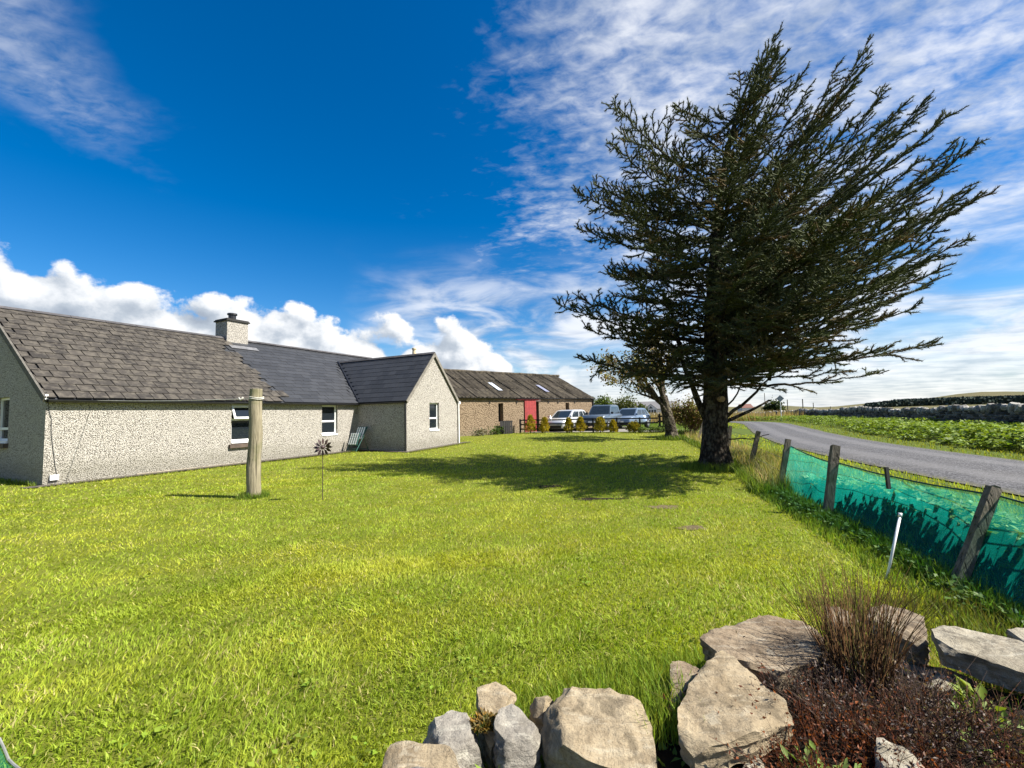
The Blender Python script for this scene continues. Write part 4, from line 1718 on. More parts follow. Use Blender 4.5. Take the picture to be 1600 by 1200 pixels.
def m_net():
    m, N, b = mat_new('green_windbreak_net')
    tc = N.n('ShaderNodeTexCoord').outputs['UV'] if False else N.n('ShaderNodeTexCoord').outputs['Object']
    f = N.noise(tc, 3.0, 4, .6)
    cc = N.mix(N.ss(f, .3, .7), (.005, .30, .235), (.01, .44, .35))
    N.put(b.inputs['Base Color'], cc)
    b.inputs['Roughness'].default_value = .6
    b.inputs['Specular IOR Level'].default_value = .25
    tl = N.n('ShaderNodeBsdfTranslucent')
    N.put(tl.inputs[0], N.mix(1.0, cc, (1.2, 1.5, 1.5), 'MULTIPLY'))
    tp = N.n('ShaderNodeBsdfTransparent')
    tp.inputs[0].default_value = (.66, .95, .90, 1)
    m1 = N.n('ShaderNodeMixShader')
    m1.inputs[0].default_value = .6
    N.put(m1.inputs[1], b.outputs[0])
    N.put(m1.inputs[2], tl.outputs[0])
    m2 = N.n('ShaderNodeMixShader')
    N.put(m2.inputs[0], N.m('ADD', .36, N.m('MULTIPLY', N.noise(tc, 85.0, 3, .6), .46)))
    N.put(m2.inputs[1], m1.outputs[0])
    N.put(m2.inputs[2], tp.outputs[0])
    out = [k for k in N.t.nodes if k.type == 'OUTPUT_MATERIAL'][0]
    N.put(out.inputs[0], m2.outputs[0])
    return m


NET = m_net()
NETEDGE = simple('net_selvedge', (.004, .06, .05), .7)


def net_panel(a, b, za, zb, name, label, seed, slack=.05):
    """netting hung between two leaning posts"""
    (a0, a1), (b0, b1) = [tuple(Vector(q) for q in s) for s in (a, b)]
    nu, nv = 36, 12
    top = []
    V = []
    for i in range(nu + 1):
        u = i / nu
        for j in range(nv + 1):
            v = j / nv
            pa = a0.lerp(a1, (za * v) / (a1.z))
            pb_ = b0.lerp(b1, (zb * v) / (b1.z))
            p_ = pa.lerp(pb_, u)
            sag = .035 * math.sin(math.pi * u) * v
            belly = slack * math.sin(math.pi * u) * math.sin(math.pi * min(1, v * 1.05)) + .03 * noise.noise(Vector((u * 5 + seed, v * 3, seed))) * math.sin(math.pi * u)
            dirn = (b0 - a0).normalized()
            nn = Vector((dirn.y, -dirn.x, 0))
            p_ = p_ + nn * (.052 + belly) - Z * sag
            V.append(p_)
            if j == nv:
                top.append(p_)
    m = MB()
    m.v = [tuple(v) for v in V]
    for i in range(nu):
        for j in range(nv):
            k = i * (nv + 1) + j
            m.f.append((k, k + nv + 1, k + nv + 2, k + 1))
    t = thing(name, label, 'netting', a0, 'green windbreak netting panels')
    m.build('mesh_sheet', NET, t, smooth=True)
    m = MB()
    m.tube(top, .009, 5)
    m.build('top_cord', NETEDGE, t)
    return t


net_panel(NP[0], NP[1], .74, .735, 'windbreak_netting', 'green windbreak netting running out past the nearest leaning post', 1)
net_panel(NP[1], NP[2], .735, .74, 'windbreak_netting', 'long middle panel of green windbreak netting between the two nearest posts', 5)
net_panel(NP[2], NP[3], .72, .84, 'windbreak_netting', 'short far panel of green windbreak netting ending at the thin post', 9)
# stock wire behind the netting
wf = thing('stock_wire', 'thin rusty square-mesh stock wire stretched behind the green netting', 'wire fence', NP[1][0])
for k in range(3):
    a, b = NP[k], NP[k + 1]
    m = MB()
    A0, A1, B0, B1 = [Vector(q) for q in (*a, *b)]
    off = Vector((.12, -.03, 0))
    for zq in (.12, .32, .52, .72, .86):
        m.tube([A0.lerp(A1, zq) + off, B0.lerp(B1, zq) + off - Z * .02], .0022, 4, False)
    n_ = int((B0 - A0).length / .22)
    for i in range(1, n_):
        p0, p1 = A0.lerp(B0, i / n_), A1.lerp(B1, i / n_)
        m.tube([p0.lerp(p1, .1) + off, p0.lerp(p1, .86) + off], .0018, 4, False)
    m.build('wire_panel', WIRE, wf)
for zq in (.35, .62, .85):
    m = MB()
    m.tube([(5.05, 8.45, zq), (6.2, 11.65, zq - .03), (7.35, 15.25, zq - .02), (8.8, 21.1, zq)], .004, 5)
    m.build('strand_wire', WIRE, wf)
dp = Vector(NP[1][0]).lerp(Vector(NP[2][0]), .52) + Vector((.22, 0, .58))
m = MB()
m.obox(dp, (.006, .02, .25), (.035, 0, 0), (0, .03, 0))
tag(m.build('fence_dropper', BLACKWOOD), 'short dark wooden dropper hanging on the wire at the net top', 'batten')
m = MB()
m.tube([(3.27, 4.08, -.1), (3.50, 4.12, .545)], .011, 10)
m.tube([(3.498, 4.119, .54), (3.507, 4.122, .575)], .0145, 10)
tag(m.build('plastic_stake', PIPE, smooth=True), 'thin white plastic stake leaning in the long grass by the netting', 'stake')

# ------------------------------------------------------------------ strip of the same netting, low at the near corner of the lawn
m = MB()
cb_ = []
for i in range(13):
    u = i / 12
    a = Vector((-2.675 + .83 * u, 2.30 - .505 * u, .13 + .01 * math.sin(u * 20)))
    for j in range(6):
        v = j / 5
        m.v.append(tuple(a + Vector((-.25 * v, -.40 * v, -.05 * v + .012 * math.sin(u * 17 + v * 7)))))
    cb_.append(Vector(m.v[-6]) + Z * .006)
for i in range(12):
    for j in range(5):
        k = i * 6 + j
        m.f.append((k, k + 6, k + 7, k + 1))
ng = thing('fallen_netting', 'corner of green netting with pale edge cord lying at the lawn corner', 'netting', (-2.4, 2.0, 0))
m.build('mesh_sheet', NETEDGE if False else NET, ng, smooth=True)
m = MB()
m.tube(cb_, .005, 6)
m.build('edge_cord', simple('grey_cord', (.22, .22, .20), .8), ng)

# ------------------------------------------------------------------ road sign, far posts, bungalow, red roofed house
def far_post(x, y, h, r_, label, name='field_post', cat='post'):
    m = MB()
    z0 = h1(x, y)
    m.tube([(x, y, z0 - .3), (x + .01 * h, y, z0 + h)], [r_, r_ * .9], 6)
    return tag(m.build(name, POSTWOOD), label, cat, 'thin posts beyond the road')


sgx, sgy = 34.0, 56.5
sg = thing('road_sign', 'grey diamond road sign on a pale pole beside the bend', 'sign', (sgx, sgy, h1(sgx, sgy)))
m = MB()
m.tube([(sgx, sgy, -.2), (sgx, sgy, 3.0)], .045, 8)
m.build('pole', PIPE, sg)
m = MB()
f_ = Vector((-sgx, -sgy, 0)).normalized()
r_ = Vector((f_.y, -f_.x, 0))
c_ = Vector((sgx, sgy, 2.78)) + f_ * .06
s_ = .44
pts = [c_ + Z * s_, c_ + r_ * s_, c_ - Z * s_, c_ - r_ * s_]
m.face(*pts)
m.face(*[p_ - f_ * .02 for p_ in reversed(pts)])
for i in range(4):
    m.face(pts[i], pts[i] - f_ * .02, pts[(i + 1) % 4] - f_ * .02, pts[(i + 1) % 4])
m.build('plate', STEEL, sg)
far_post(43.2, 70, 2.9, .07, 'thin dark post next right of the diamond road sign')
far_post(45.6, 70, 2.95, .08, 'tallest thin dark post, second right of the diamond sign')
far_post(54.0, 80, 2.5, .07, 'thin dark post third right of the diamond sign')
far_post(60.6, 85, 1.9, .06, 'short thin post farthest right of the diamond sign')
m = MB()
m.tube([(79.4, 140, -.5), (79.4, 140, 6.4)], [.11, .09], 6)
tag(m.build('utility_pole', POSTWOOD), 'slim distant pole left of the diamond road sign', 'pole')

BGX = Vector((44.5, 150, h1(44.5, 150)))
bung = thing('bungalow', 'distant grey-roofed bungalow with a white gabled conservatory front', 'house', BGX)
SLATEF = simple('far_grey_roof', (.14, .135, .135), .8)
WHITEW = simple('far_white_wall', (.66, .65, .62), .8)
GREYW = simple('far_grey_wall', (.38, .37, .35), .9)
L_, D_, H_, R_ = 17.0, 9.0, 2.5, 2.3
u = Vector((.97, -.24, 0))
v = Vector((.24, .97, 0))
o = BGX - u * L_ * .38
m = MB()
m.obox(o - Z * .5, u * L_, v * D_, Z * (H_ + .5))
for t in (0, L_):
    m.face(o + u * t + Z * H_, o + u * t + v * D_ + Z * H_, o + u * t + v * D_ / 2 + Z * (H_ + R_))
m.build('wall', GREYW, bung)
m = MB()
e = [o - u * .4 - v * .4 + Z * (H_ - .2), o + u * (L_ + .4) - v * .4 + Z * (H_ - .2), o + u * (L_ + .4) + v * D_ / 2 + Z * (H_ + R_ + .1), o - u * .4 + v * D_ / 2 + Z * (H_ + R_ + .1), o - u * .4 + v * (D_ + .4) + Z * (H_ - .2),
     o + u * (L_ + .4) + v * (D_ + .4) + Z * (H_ - .2)]
m.face(e[0], e[1], e[2], e[3])
m.face(e[3], e[2], e[5], e[4])
m.build('roof', SLATEF, bung)
c0 = o + u * 6.4 - v * 2.2
m = MB()
m.obox(c0 - Z * .5, u * 3.8, v * 2.6, Z * (H_ + .3))
m.face(c0 + Z * (H_ - .2), c0 + u * 3.8 + Z * (H_ - .2), c0 + u * 1.9 + Z * (H_ + 1.3))
m.build('conservatory', WHITEW, bung)
m = MB()
g_ = [c0 - u * .2 - v * .1 + Z * (H_ - .3), c0 + u * 1.9 - v * .1 + Z * (H_ + 1.42), c0 + u * 4.0 - v * .1 + Z * (H_ - .3)]
m.face(g_[0], g_[1], g_[1] + v * 4.6, g_[0] + v * 3)
m.face(g_[1], g_[2], g_[2] + v * 3, g_[1] + v * 4.6)
m.build('conservatory_roof', SLATEF, bung)
for i, a in enumerate((.35, 1.2, 2.05, 2.9)):
    m = MB()
    p_ = c0 + u * a - v * .03 + Z * .8
    m.face(p_, p_ + u * .6, p_ + u * .6 + Z * 1.2, p_ + Z * 1.2)
    m.build('window', AUTOGLASS, bung)
m = MB()
p_ = c0 + u * 1.2 - v * .03 + Z * (H_ - .1)
m.face(p_, p_ + u * 1.4, p_ + u * .7 + Z * .85)
m.build('gable_window', AUTOGLASS, bung)
for a in (2.0, 13.0):
    m = MB()
    p_ = o + u * a - v * .03 + Z * .8
    m.face(p_, p_ + u * 1.4, p_ + u * 1.4 + Z * 1.2, p_ + Z * 1.2)
    m.build('window', AUTOGLASS, bung)

rh = Vector((132, 250, h1(132, 250)))
red = thing('red_roofed_house', 'small far house with a reddish roof beyond the road bend', 'house', rh)
m = MB()
m.obox(rh + Vector((-3, 0, -.5)), (6, 0, 0), (0, 6, 0), (0, 0, 2.9))
m.build('wall', WHITEW, red)
m = MB()
a, b = rh + Vector((-3.3, -.4, 2.2)), rh + Vector((3.3, -.4, 2.2))
m.face(a, b, b + Vector((0, 3.4, 2.2)), a + Vector((0, 3.4, 2.2)))
m.face(a + Vector((0, 3.4, 2.2)), b + Vector((0, 3.4, 2.2)), b + Vector((0, 6.8, 0)), a + Vector((0, 6.8, 0)))
m.face(a, a + Vector((0, 3.4, 2.2)), a + Vector((0, 6.8, 0)))
m.face(b, b + Vector((0, 6.8, 0)), b + Vector((0, 3.4, 2.2)))
m.build('roof', simple('red_roof', (.13, .05, .035), .8), red)

# ------------------------------------------------------------------ foreground rocks
def rock(label, outline, ztop, thick, mt, seed, tilt=(0, 0), cuts=5, inset=.02, rough=.009, name='garden_rock'):
    """angular slab or block: outline of its top in metres, real thickness, broken edges and bedding ledges"""
    rg = random.Random(seed * 13 + 5)
    P = [Vector((x, y, 0)) for x, y in outline]
    area = sum(P[i].x * P[(i + 1) % len(P)].y - P[(i + 1) % len(P)].x * P[i].y for i in range(len(P)))
    if area < 0:
        P.reverse()
    c = sum(P, Vector()) / len(P)
    n_ = len(P)
    bm = bmesh.new()
    top = [bm.verts.new((p.x, p.y, ztop + tilt[0] * (p.x - c.x) + tilt[1] * (p.y - c.y))) for p in P]
    bot = [bm.verts.new((c.x + (p.x - c.x) * .93, c.y + (p.y - c.y) * .93, ztop - thick + .4 * (tilt[0] * (p.x - c.x) + tilt[1] * (p.y - c.y)))) for p in P]
    bm.faces.new(top)
    bm.faces.new(list(reversed(bot)))
    for i in range(n_):
        j = (i + 1) % n_
        bm.faces.new((top[i], bot[i], bot[j], top[j]))
    for k in range(cuts):
        i = rg.randrange(n_)
        p = P[i].lerp(P[(i + 1) % n_], rg.random())
        d_ = (p - c)
        d_.normalize()
        ang = rg.uniform(.35, 1.1)
        nrm_c = Vector((d_.x * math.cos(ang), d_.y * math.cos(ang), math.sin(ang)))
        pt = Vector((p.x, p.y, ztop + tilt[0] * (p.x - c.x) + tilt[1] * (p.y - c.y))) - nrm_c * inset * rg.uniform(.4, 1.3)
        geom = list(bm.verts) + list(bm.edges) + list(bm.faces)
        r_ = bmesh.ops.bisect_plane(bm, geom=geom, plane_co=pt, plane_no=nrm_c, clear_outer=True)
        ed = [g_ for g_ in r_['geom_cut'] if isinstance(g_, bmesh.types.BMEdge)]
        if len(ed) >= 3:
            bmesh.ops.contextual_create(bm, geom=ed)
    bmesh.ops.holes_fill(bm, edges=[e_ for e_ in bm.edges if e_.is_boundary])
    bmesh.ops.triangulate(bm, faces=list(bm.faces))
    for target in (.16, .08, .045, .026):
        ed = [e_ for e_ in bm.edges if e_.calc_length() > target]
        if ed:
            bmesh.ops.subdivide_edges(bm, edges=ed, cuts=1, use_grid_fill=False)
            bmesh.ops.triangulate(bm, faces=[f_ for f_ in bm.faces if len(f_.verts) > 3])
    bm.normal_update()
    sv = Vector((seed * 1.7, seed * .9, seed * 2.3))
    mv = []
    for v_ in bm.verts:
        q = v_.co
        nv = v_.normal
        side = 1 - min(1, abs(nv.z) * 1.3)
        a1 = noise.fractal(q * 4.5 + sv, .9, 2.1, 5)
        a2 = noise.fractal(q * 19 + sv, .9, 2.1, 3)
        led = math.sin((q.z + .02 * noise.noise(q * 6 + sv)) * 2 * math.pi / .042) * side
        mv.append(nv * (rough * (1.7 * a1 + .8 * a2) + .006 * led) + Vector((0, 0, rough * .8 * math.tanh(7 * noise.noise(q * 3.2 + sv)) * (1 - side))))
    for v_, d_ in zip(bm.verts, mv):
        v_.co += d_
    me = bpy.data.meshes.new(name)
    bmesh.ops.recalc_face_normals(bm, faces=list(bm.faces))
    bm.to_mesh(me)
    bm.free()
    me.polygons.foreach_set('use_smooth', [True] * len(me.polygons))
    try:
        me.set_sharp_from_angle(angle=R(48))
    except Exception:
        pass
    return tag(link(name, me, mt), label, 'rock', 'rocks edging the garden bed')


rock('long brown flagstone slab lying left of the rush clump', [(0.97, 2.46), (1.14, 2.6), (1.44, 2.71), (1.61, 2.7), (1.72, 2.6), (1.72, 2.49), (1.56, 2.34), (1.4, 2.24), (1.22, 2.17), (1.12, 2.23), (1.01, 2.32)], .325, .11, ROCK_BROWN, 1, tilt=(-.02, .07), cuts=4, inset=.012)
rock('big pale tan triangular slab at the front of the bed', [(0.59, 1.76), (0.64, 1.89), (0.74, 2.02), (1.0, 2.26), (1.06, 2.04), (1.11, 1.94), (1.08, 1.84), (0.91, 1.76), (0.76, 1.71), (0.62, 1.69)], .35, .11, ROCK_TAN, 2, tilt=(.02, .06), cuts=4, inset=.012)
rock('small brown stone wedged behind the tan triangular slab', [(0.77, 2.32), (0.99, 2.36), (0.85, 2.19), (0.7, 2.04), (0.67, 2.06)], .29, .33, ROCK_BROWN, 3)
rock('pale rounded boulder half hidden below the tan triangular slab', [(0.74, 1.72), (0.84, 1.80), (0.95, 1.76), (0.97, 1.70), (0.93, 1.60), (0.79, 1.55), (0.72, 1.61)], .235, .3, ROCK_PALE, 4, cuts=9, inset=.04, tilt=(0, .2))
rock('long pale striped slab beneath the netting on the right', [(2.27, 2.54), (2.38, 2.45), (2.48, 2.35), (2.52, 2.2), (2.42, 1.95), (2.28, 2.0), (2.19, 2.11), (2.07, 2.26), (2.1, 2.32)], .37, .10, ROCK_PALE, 5, tilt=(.0, .02))
rock('small pale slab at the right picture edge beyond the long striped slab', [(2.59, 2.44), (2.72, 2.43), (2.8, 2.27), (2.62, 2.16), (2.52, 2.26)], .35, .3, ROCK_PALE, 6)
rock('brown flagstone showing just right behind the rush clump', [(2.24, 2.91), (2.38, 2.83), (2.43, 2.74), (2.25, 2.53), (2.16, 2.46), (2.10, 2.6), (2.08, 2.75)], .30, .3, ROCK_BROWN, 7)
rock('brown stone showing left behind the rush clump', [(2.01, 3.01), (2.08, 2.99), (2.1, 2.85), (2.0, 2.73), (1.89, 2.77)], .26, .28, ROCK_BROWN, 8)
rock('upright pale pointed stone among the red heather', [(1.26, 1.66), (1.36, 1.76), (1.40, 1.68), (1.37, 1.58), (1.32, 1.5), (1.2, 1.52)], .30, .3, ROCK_PALE, 9, tilt=(0, .5), cuts=8, inset=.03)
rock('low brown slab in the shade of the long striped slab', [(2.05, 2.55), (2.2, 2.5), (2.28, 2.38), (2.39, 2.28), (2.34, 2.16), (2.19, 2.1), (2.08, 2.2), (1.98, 2.31), (1.97, 2.43)], .17, .18, ROCK_BROWN, 10)
rock('small whitish rock between heather and leafy sprig', [(1.93, 2.25), (2.05, 2.29), (2.09, 2.24), (2.02, 2.18), (1.92, 2.15)], .23, .2, ROCK_PALE, 11)
rock('tan and grey rock at the left end of the rock edging', [(-0.52, 1.68), (-0.53, 1.84), (-0.5, 1.92), (-0.44, 1.95), (-0.28, 1.84), (-0.2, 1.74), (-0.22, 1.60), (-0.42, 1.60)], .24, .28, ROCK_TAN, 12, tilt=(0, .22), cuts=6, inset=.03)
rock('grey flat rock second from the left in the rock edging', [(-0.43, 1.95), (-0.36, 2.02), (-0.28, 2.08), (-0.19, 1.99), (-0.14, 1.89), (-0.27, 1.82)], .25, .27, ROCK_GREY, 13, tilt=(0, .22), cuts=6, inset=.03)
rock('tan rock with orange moss behind the rounded grey stone', [(-0.2, 2.22), (-0.07, 2.23), (-0.02, 2.19), (-0.08, 2.04), (-0.12, 1.92), (-0.17, 2.02)], .25, .27, ROCK_TAN, 14, tilt=(0, .22), cuts=6, inset=.03)
rock('rounded grey stone with dark lines in the middle of the rock edging', [(-0.1, 1.93), (-0.08, 2.03), (-0.03, 2.1), (0.04, 2.08), (0.08, 1.91), (0.04, 1.83), (-0.02, 1.78), (-0.09, 1.84)], .27, .3, ROCK_GREY, 15, tilt=(0, .2), cuts=10, inset=.045)
rock('small tan stone wedged behind the big square block', [(0.05, 2.17), (0.14, 2.19), (0.16, 2.15), (0.11, 2.05), (0.06, 2.09)], .25, .26, ROCK_TAN, 16, tilt=(0, .22), cuts=6, inset=.03)
rock('big square tan block with cracks in the rock edging', [(0.09, 1.96), (0.22, 2.15), (0.38, 2.09), (0.52, 2.01), (0.53, 1.9), (0.51, 1.75), (0.46, 1.66), (0.36, 1.71), (0.24, 1.75), (0.1, 1.85)], .29, .3, ROCK_TAN, 17, tilt=(0, .22), cuts=6, inset=.03)
rock('dark round stone in front of the leftmost rock', [(-0.43, 1.65), (-0.39, 1.68), (-0.32, 1.68), (-0.27, 1.64), (-0.25, 1.54), (-0.4, 1.54)], .29, .3, ROCK_DARK, 18)
# ------------------------------------------------------------------ soil of the raised bed
def bedz(x, y):
    """height of the soil in the rock bed"""
    cx, cy = 1.45, 1.75
    d = np.hypot((np.asarray(x) - cx) / 1.55, (np.asarray(y) - cy) / .95)
    return .21 * (1 - sstep(.60, 1.12, d))


m = MB()
nx, ny = 60, 44
for i in range(nx):
    for j in range(ny):
        x, y = -1.1 + 4.6 * i / (nx - 1), .2 + 2.9 * j / (ny - 1)
        z_ = float(bedz(x, y))
        z_ = z_ + (.02 * noise.fractal(Vector((x * 5, y * 5, 1)), .8, 2, 4) if z_ > .002 else 0)
        m.v.append((x, y, z_ - .03 + .034 * min(1, z_ / .03)))
for i in range(nx - 1):
    for j in range(ny - 1):
        k = i * ny + j
        m.f.append((k, k + ny, k + ny + 1, k + 1))
tag(m.build('garden_bed', SOIL, smooth=True), 'dark soil of the raised rock bed in the near corner', kind='structure')

# bare worn spots in the lawn
SPOTS = [(2.36, 5.98, .22, .10), (2.39, 7.32, .28, .12), (.77, 9.59, .36, .12), (1.44, 8.08, .4, .12), (-3.4, 4.3, .2, .08)]


def bare(x, y):
    """1 on worn spots"""
    r = np.zeros(np.shape(x))
    for sx_, sy_, a, b in SPOTS:
        d = np.hypot((x - sx_) / a, (y - sy_) / b)
        r = np.maximum(r, 1 - sstep(.45, 1.15, d))
    return r


for k, (sx_, sy_, a, b) in enumerate(SPOTS[:4]):
    m = MB()
    n_ = 22
    m.v.append((sx_, sy_, .006))
    for i in range(n_):
        t = 2 * math.pi * i / n_
        q = 1 + .8 * noise.noise(Vector((math.cos(t) * 1.5, math.sin(t) * 1.5, k * 3.0)))
        m.v.append((sx_ + a * q * math.cos(t), sy_ + b * q * math.sin(t), .004))
    m.f = [(0, 1 + i, 1 + (i + 1) % n_) for i in range(n_)]
    tag(m.build('bare_ground', BARE if k in (0, 1) else SOIL), 'worn bare patch of earth in the lawn', kind='structure')

# ------------------------------------------------------------------ mown lawn
FENCE_LINE = np.array([(2.7, 0.1), (3.05, 1.35), (3.77, 3.92), (4.49, 6.51), (4.95, 8.42), (6.09, 11.6), (7.25, 15.2), (8.62, 21.0), (9.9, 27.0)])


def fence_x(y):
    return np.interp(y, FENCE_LINE[:, 1], FENCE_LINE[:, 0])


def vnoise(x, y, s, seed=0.0):
    """smooth value noise, vectorised"""
    x, y = np.asarray(x) * s + seed * 17.3, np.asarray(y) * s + seed * 9.1
    xi, yi = np.floor(x), np.floor(y)
    fx, fy = x - xi, y - yi
    fx, fy = fx * fx * (3 - 2 * fx), fy * fy * (3 - 2 * fy)

    def h(a, b):
        q = np.sin(a * 127.1 + b * 311.7) * 43758.5453
        return q - np.floor(q)
    return (h(xi, yi) * (1 - fx) + h(xi + 1, yi) * fx) * (1 - fy) + (h(xi, yi + 1) * (1 - fx) + h(xi + 1, yi + 1) * fx) * fy


def fbm2(x, y, s, seed=0.0):
    return (vnoise(x, y, s, seed) * .5 + vnoise(x, y, s * 2.1, seed + 1) * .3 + vnoise(x, y, s * 4.3, seed + 2) * .2)


hA, hL, hN = np.array(HA[:2]), np.array(HL[:2]), np.array(HN[:2])


def in_house(x, y, pad=.42):
    d = np.stack([x, y], -1) - hA
    u, n_ = d @ hL, d @ hN
    main = (u > -.05) & (u < LEN + .2) & (n_ < pad) & (n_ > -DEPTH)
    wg = (u > LB - .35) & (u < LB + WG + .5) & (n_ > -1) & (n_ < WW + pad)
    return main | wg


def in_barn(x, y):
    d = np.stack([x, y], -1) - np.array(BA[:2])
    return ((d @ np.array(BN[:2])) < .5) & ((d @ np.array(BL[:2])) > -3)


def behind_rail(x, y):
    d = np.stack([x, y], -1) - np.array(FA[:2])
    return (d @ np.array(fn[:2])) < -.1


def polar(n, r0, r1, a0, a1, p):
    """points over the ground, density falling as r**-p"""
    e = 2 - p
    u = rng.random(n)
    r = (r0 ** e + u * (r1 ** e - r0 ** e)) ** (1 / e) if abs(e) > 1e-6 else r0 * (r1 / r0) ** u
    a = np.radians(a0 + (a1 - a0) * rng.random(n))
    return r * np.sin(a), r * np.cos(a), r


lawn = MB()
lv = [(-30, -3), (2.6, -3), *[tuple(p) for p in FENCE_LINE], (9.3, 27.4), (.5, 30.2), (-2.8, 27.9), (-30, 40)]
ys = np.linspace(-3, 34, 60)
xs = np.linspace(-30, 10, 66)
for y in ys:
    for x in xs:
        xx = min(x, float(fence_x(y))) if y > 0 else min(x, 2.6)
        lawn.v.append((xx, y, h1(xx, y) - .004))
for i in range(len(ys) - 1):
    for j in range(len(xs) - 1):
        k = i * len(xs) + j
        lawn.f.append((k, k + 1, k + len(xs) + 1, k + len(xs)))
tag(lawn.build('lawn', LAWNM, smooth=True), 'mown lawn in front of the cottage', kind='structure')

LG = Bits()
C_Y, C_G, C_D, C_S = np.array([.42, .43, .042]), np.array([.285, .365, .030]), np.array([.165, .25, .022]), np.array([.46, .40, .16])


def lawn_colour(x, y, n):
    a = fbm2(x, y, .55, 3)[:, None]
    b = fbm2(x, y, 2.4, 8)[:, None]
    # faint mower stripes run towards the house
    st = np.sin((x * -.36 + y * .93) * 2 * math.pi / 1.15 + 3.0 * fbm2(x, y, .22, 5))[:, None]
    k = np.clip((a - .40) * 1.5 + .15 + st * .24 + (b - .5) * .8 + rng.normal(0, .22, (n, 1)), 0, 1)
    c = C_G * (1 - k) + C_Y * k
    dk = np.clip((fbm2(x, y, 1.1, 21)[:, None] - .50) * 3.2 + rng.normal(0, .15, (n, 1)), 0, 1)
    c = c * (1 - .5 * dk) + C_D * .5 * dk
    straw = (rng.random((n, 1)) < (.04 + .16 * np.clip((b - .58) * 5, 0, 1)))
    c = np.where(straw, C_S, c)
    return np.clip(c * (1 + rng.normal(0, .16, (n, 1))), .005, .6)


def grass_pass(n, r0, r1, p, h, wd, bend):
    x, y, r = polar(n, r0, r1, -66, 58, p)
    keep = (x < fence_x(y) - .04) & ~in_house(x, y) & ~((y > 24) & in_barn(x, y)) & ~((y > 25) & (x > 0) & behind_rail(x, y)) & (bedz(x, y) < .075 + .03 * rng.random(n)) & (np.hypot(x - 5.36, y - 11.88) > .5)
    keep &= rng.random(n) > .55 * bare(x, y)
    keep &= ~((y > 26) & (x < -1.2))
    x, y, r = x[keep], y[keep], r[keep]
    n = len(x)
    tuft = fbm2(x, y, 3.2, 12)
    H_ = h * (.55 + .9 * tuft) * (.65 + .7 * rng.random(n)) * (1 - .5 * bare(x, y))
    az_ = rng.random(n) * 2 * math.pi
    flow = (fbm2(x, y, 1.6, 30) - .5) * 9
    ln = np.stack([np.cos(flow), np.sin(flow)], 1) * (H_ * .40)[:, None] + rng.normal(0, 1, (n, 2)) * (H_ * .62)[:, None]
    P = np.stack([x, y, hz(x, y) - .005 + bedz(x, y)], 1)
    LG.blades(P, H_, wd(r) * (.7 + .6 * rng.random(n)), az_, ln, lawn_colour(x, y, n), bend)


grass_pass(190000, 1.25, 5.2, 1.9, .031, lambda r: .0034 + .0010 * r, True)
grass_pass(150000, 4.6, 13, 2.0, .031, lambda r: .0040 + .0013 * r, False)
grass_pass(110000, 11.5, 34, 2.0, .036, lambda r: .0050 + .0014 * r, False)
# clover and plantain rosettes scattered through the sward
cx_, cy_, cr_ = polar(150, 1.5, 11, -60, 48, 1.7)
k = (cx_ < fence_x(cy_) - .1) & ~in_house(cx_, cy_) & (bedz(cx_, cy_) < .01)
cx_, cy_ = cx_[k], cy_[k]
per = 14
n = len(cx_) * per
sp_ = np.repeat(.03 + .07 * rng.random(len(cx_)), per)
X, Y = np.repeat(cx_, per) + rng.normal(0, 1, n) * sp_, np.repeat(cy_, per) + rng.normal(0, 1, n) * sp_
a_ = rng.random(n) * 6.28
s_ = .014 + .016 * rng.random(n)
LG.leaves(np.stack([X, Y, hz(X, Y) + .012 + .02 * rng.random(n)], 1), np.stack([np.cos(a_), np.sin(a_), .3 + 0 * a_], 1), np.tile(np.array([[0, 0, 1.0]]), (n, 1)) + rng.normal(0, .25, (n, 3)), s_ * 1.3, s_, jitter((.20, .27, .03), n, .25))
lg = LG.build('lawn_grass', GRASS)
tag(lg, 'short yellow-green mown grass covering the lawn', 'grass', kind='stuff')

# ------------------------------------------------------------------ rough grass: fence line, verge, tree foot, pole foot, bed edge
RG = Bits()


def tufts(x, y, h, col_, wd=.006, lean=.5, sp=.25, zf=None):
    n = len(x)
    H_ = h * (.5 + rng.random(n))
    P = np.stack([x, y, (hz(x, y) if zf is None else zf(x, y)) - .01], 1)
    ln = rng.normal(0, lean, (n, 2)) * H_[:, None] * .6
    r = np.hypot(x, y)
    RG.blades(P, H_, wd * (1 + .12 * r) * (.7 + .6 * rng.random(n)), rng.random(n) * 2 * math.pi, ln, np.clip(np.asarray(col_) * (1 + rng.normal(0, sp, (n, 1))) * (1 + rng.normal(0, .08, (n, 3))), .004, .6))


def strip(n, y0, y1, d0, d1):
    y = y0 + (y1 - y0) * rng.random(n) ** 1.4
    return fence_x(y) + d0 + (d1 - d0) * rng.random(n), y


GREEN, OLIVE, DRY, LUSH = (.135, .200, .024), (.17, .19, .034), (.36, .30, .13), (.08, .155, .018)
x, y = strip(9000, .4, 9, -.55, .1)
tufts(x, y, .08, GREEN)
x, y = strip(3000, .6, 9, -.22, .05)
tufts(x, y, .13, LUSH)
x, y = strip(9000, 8, 27, -.5, .6)
tufts(x, y, .20, GREEN)
x, y = strip(3500, 8.2, 24, -.3, .9)
tufts(x, y, .34, DRY, .005)
x, y = strip(5000, 8.2, 13.5, .0, 1.2)
tufts(x, y, .30, OLIVE, .005)
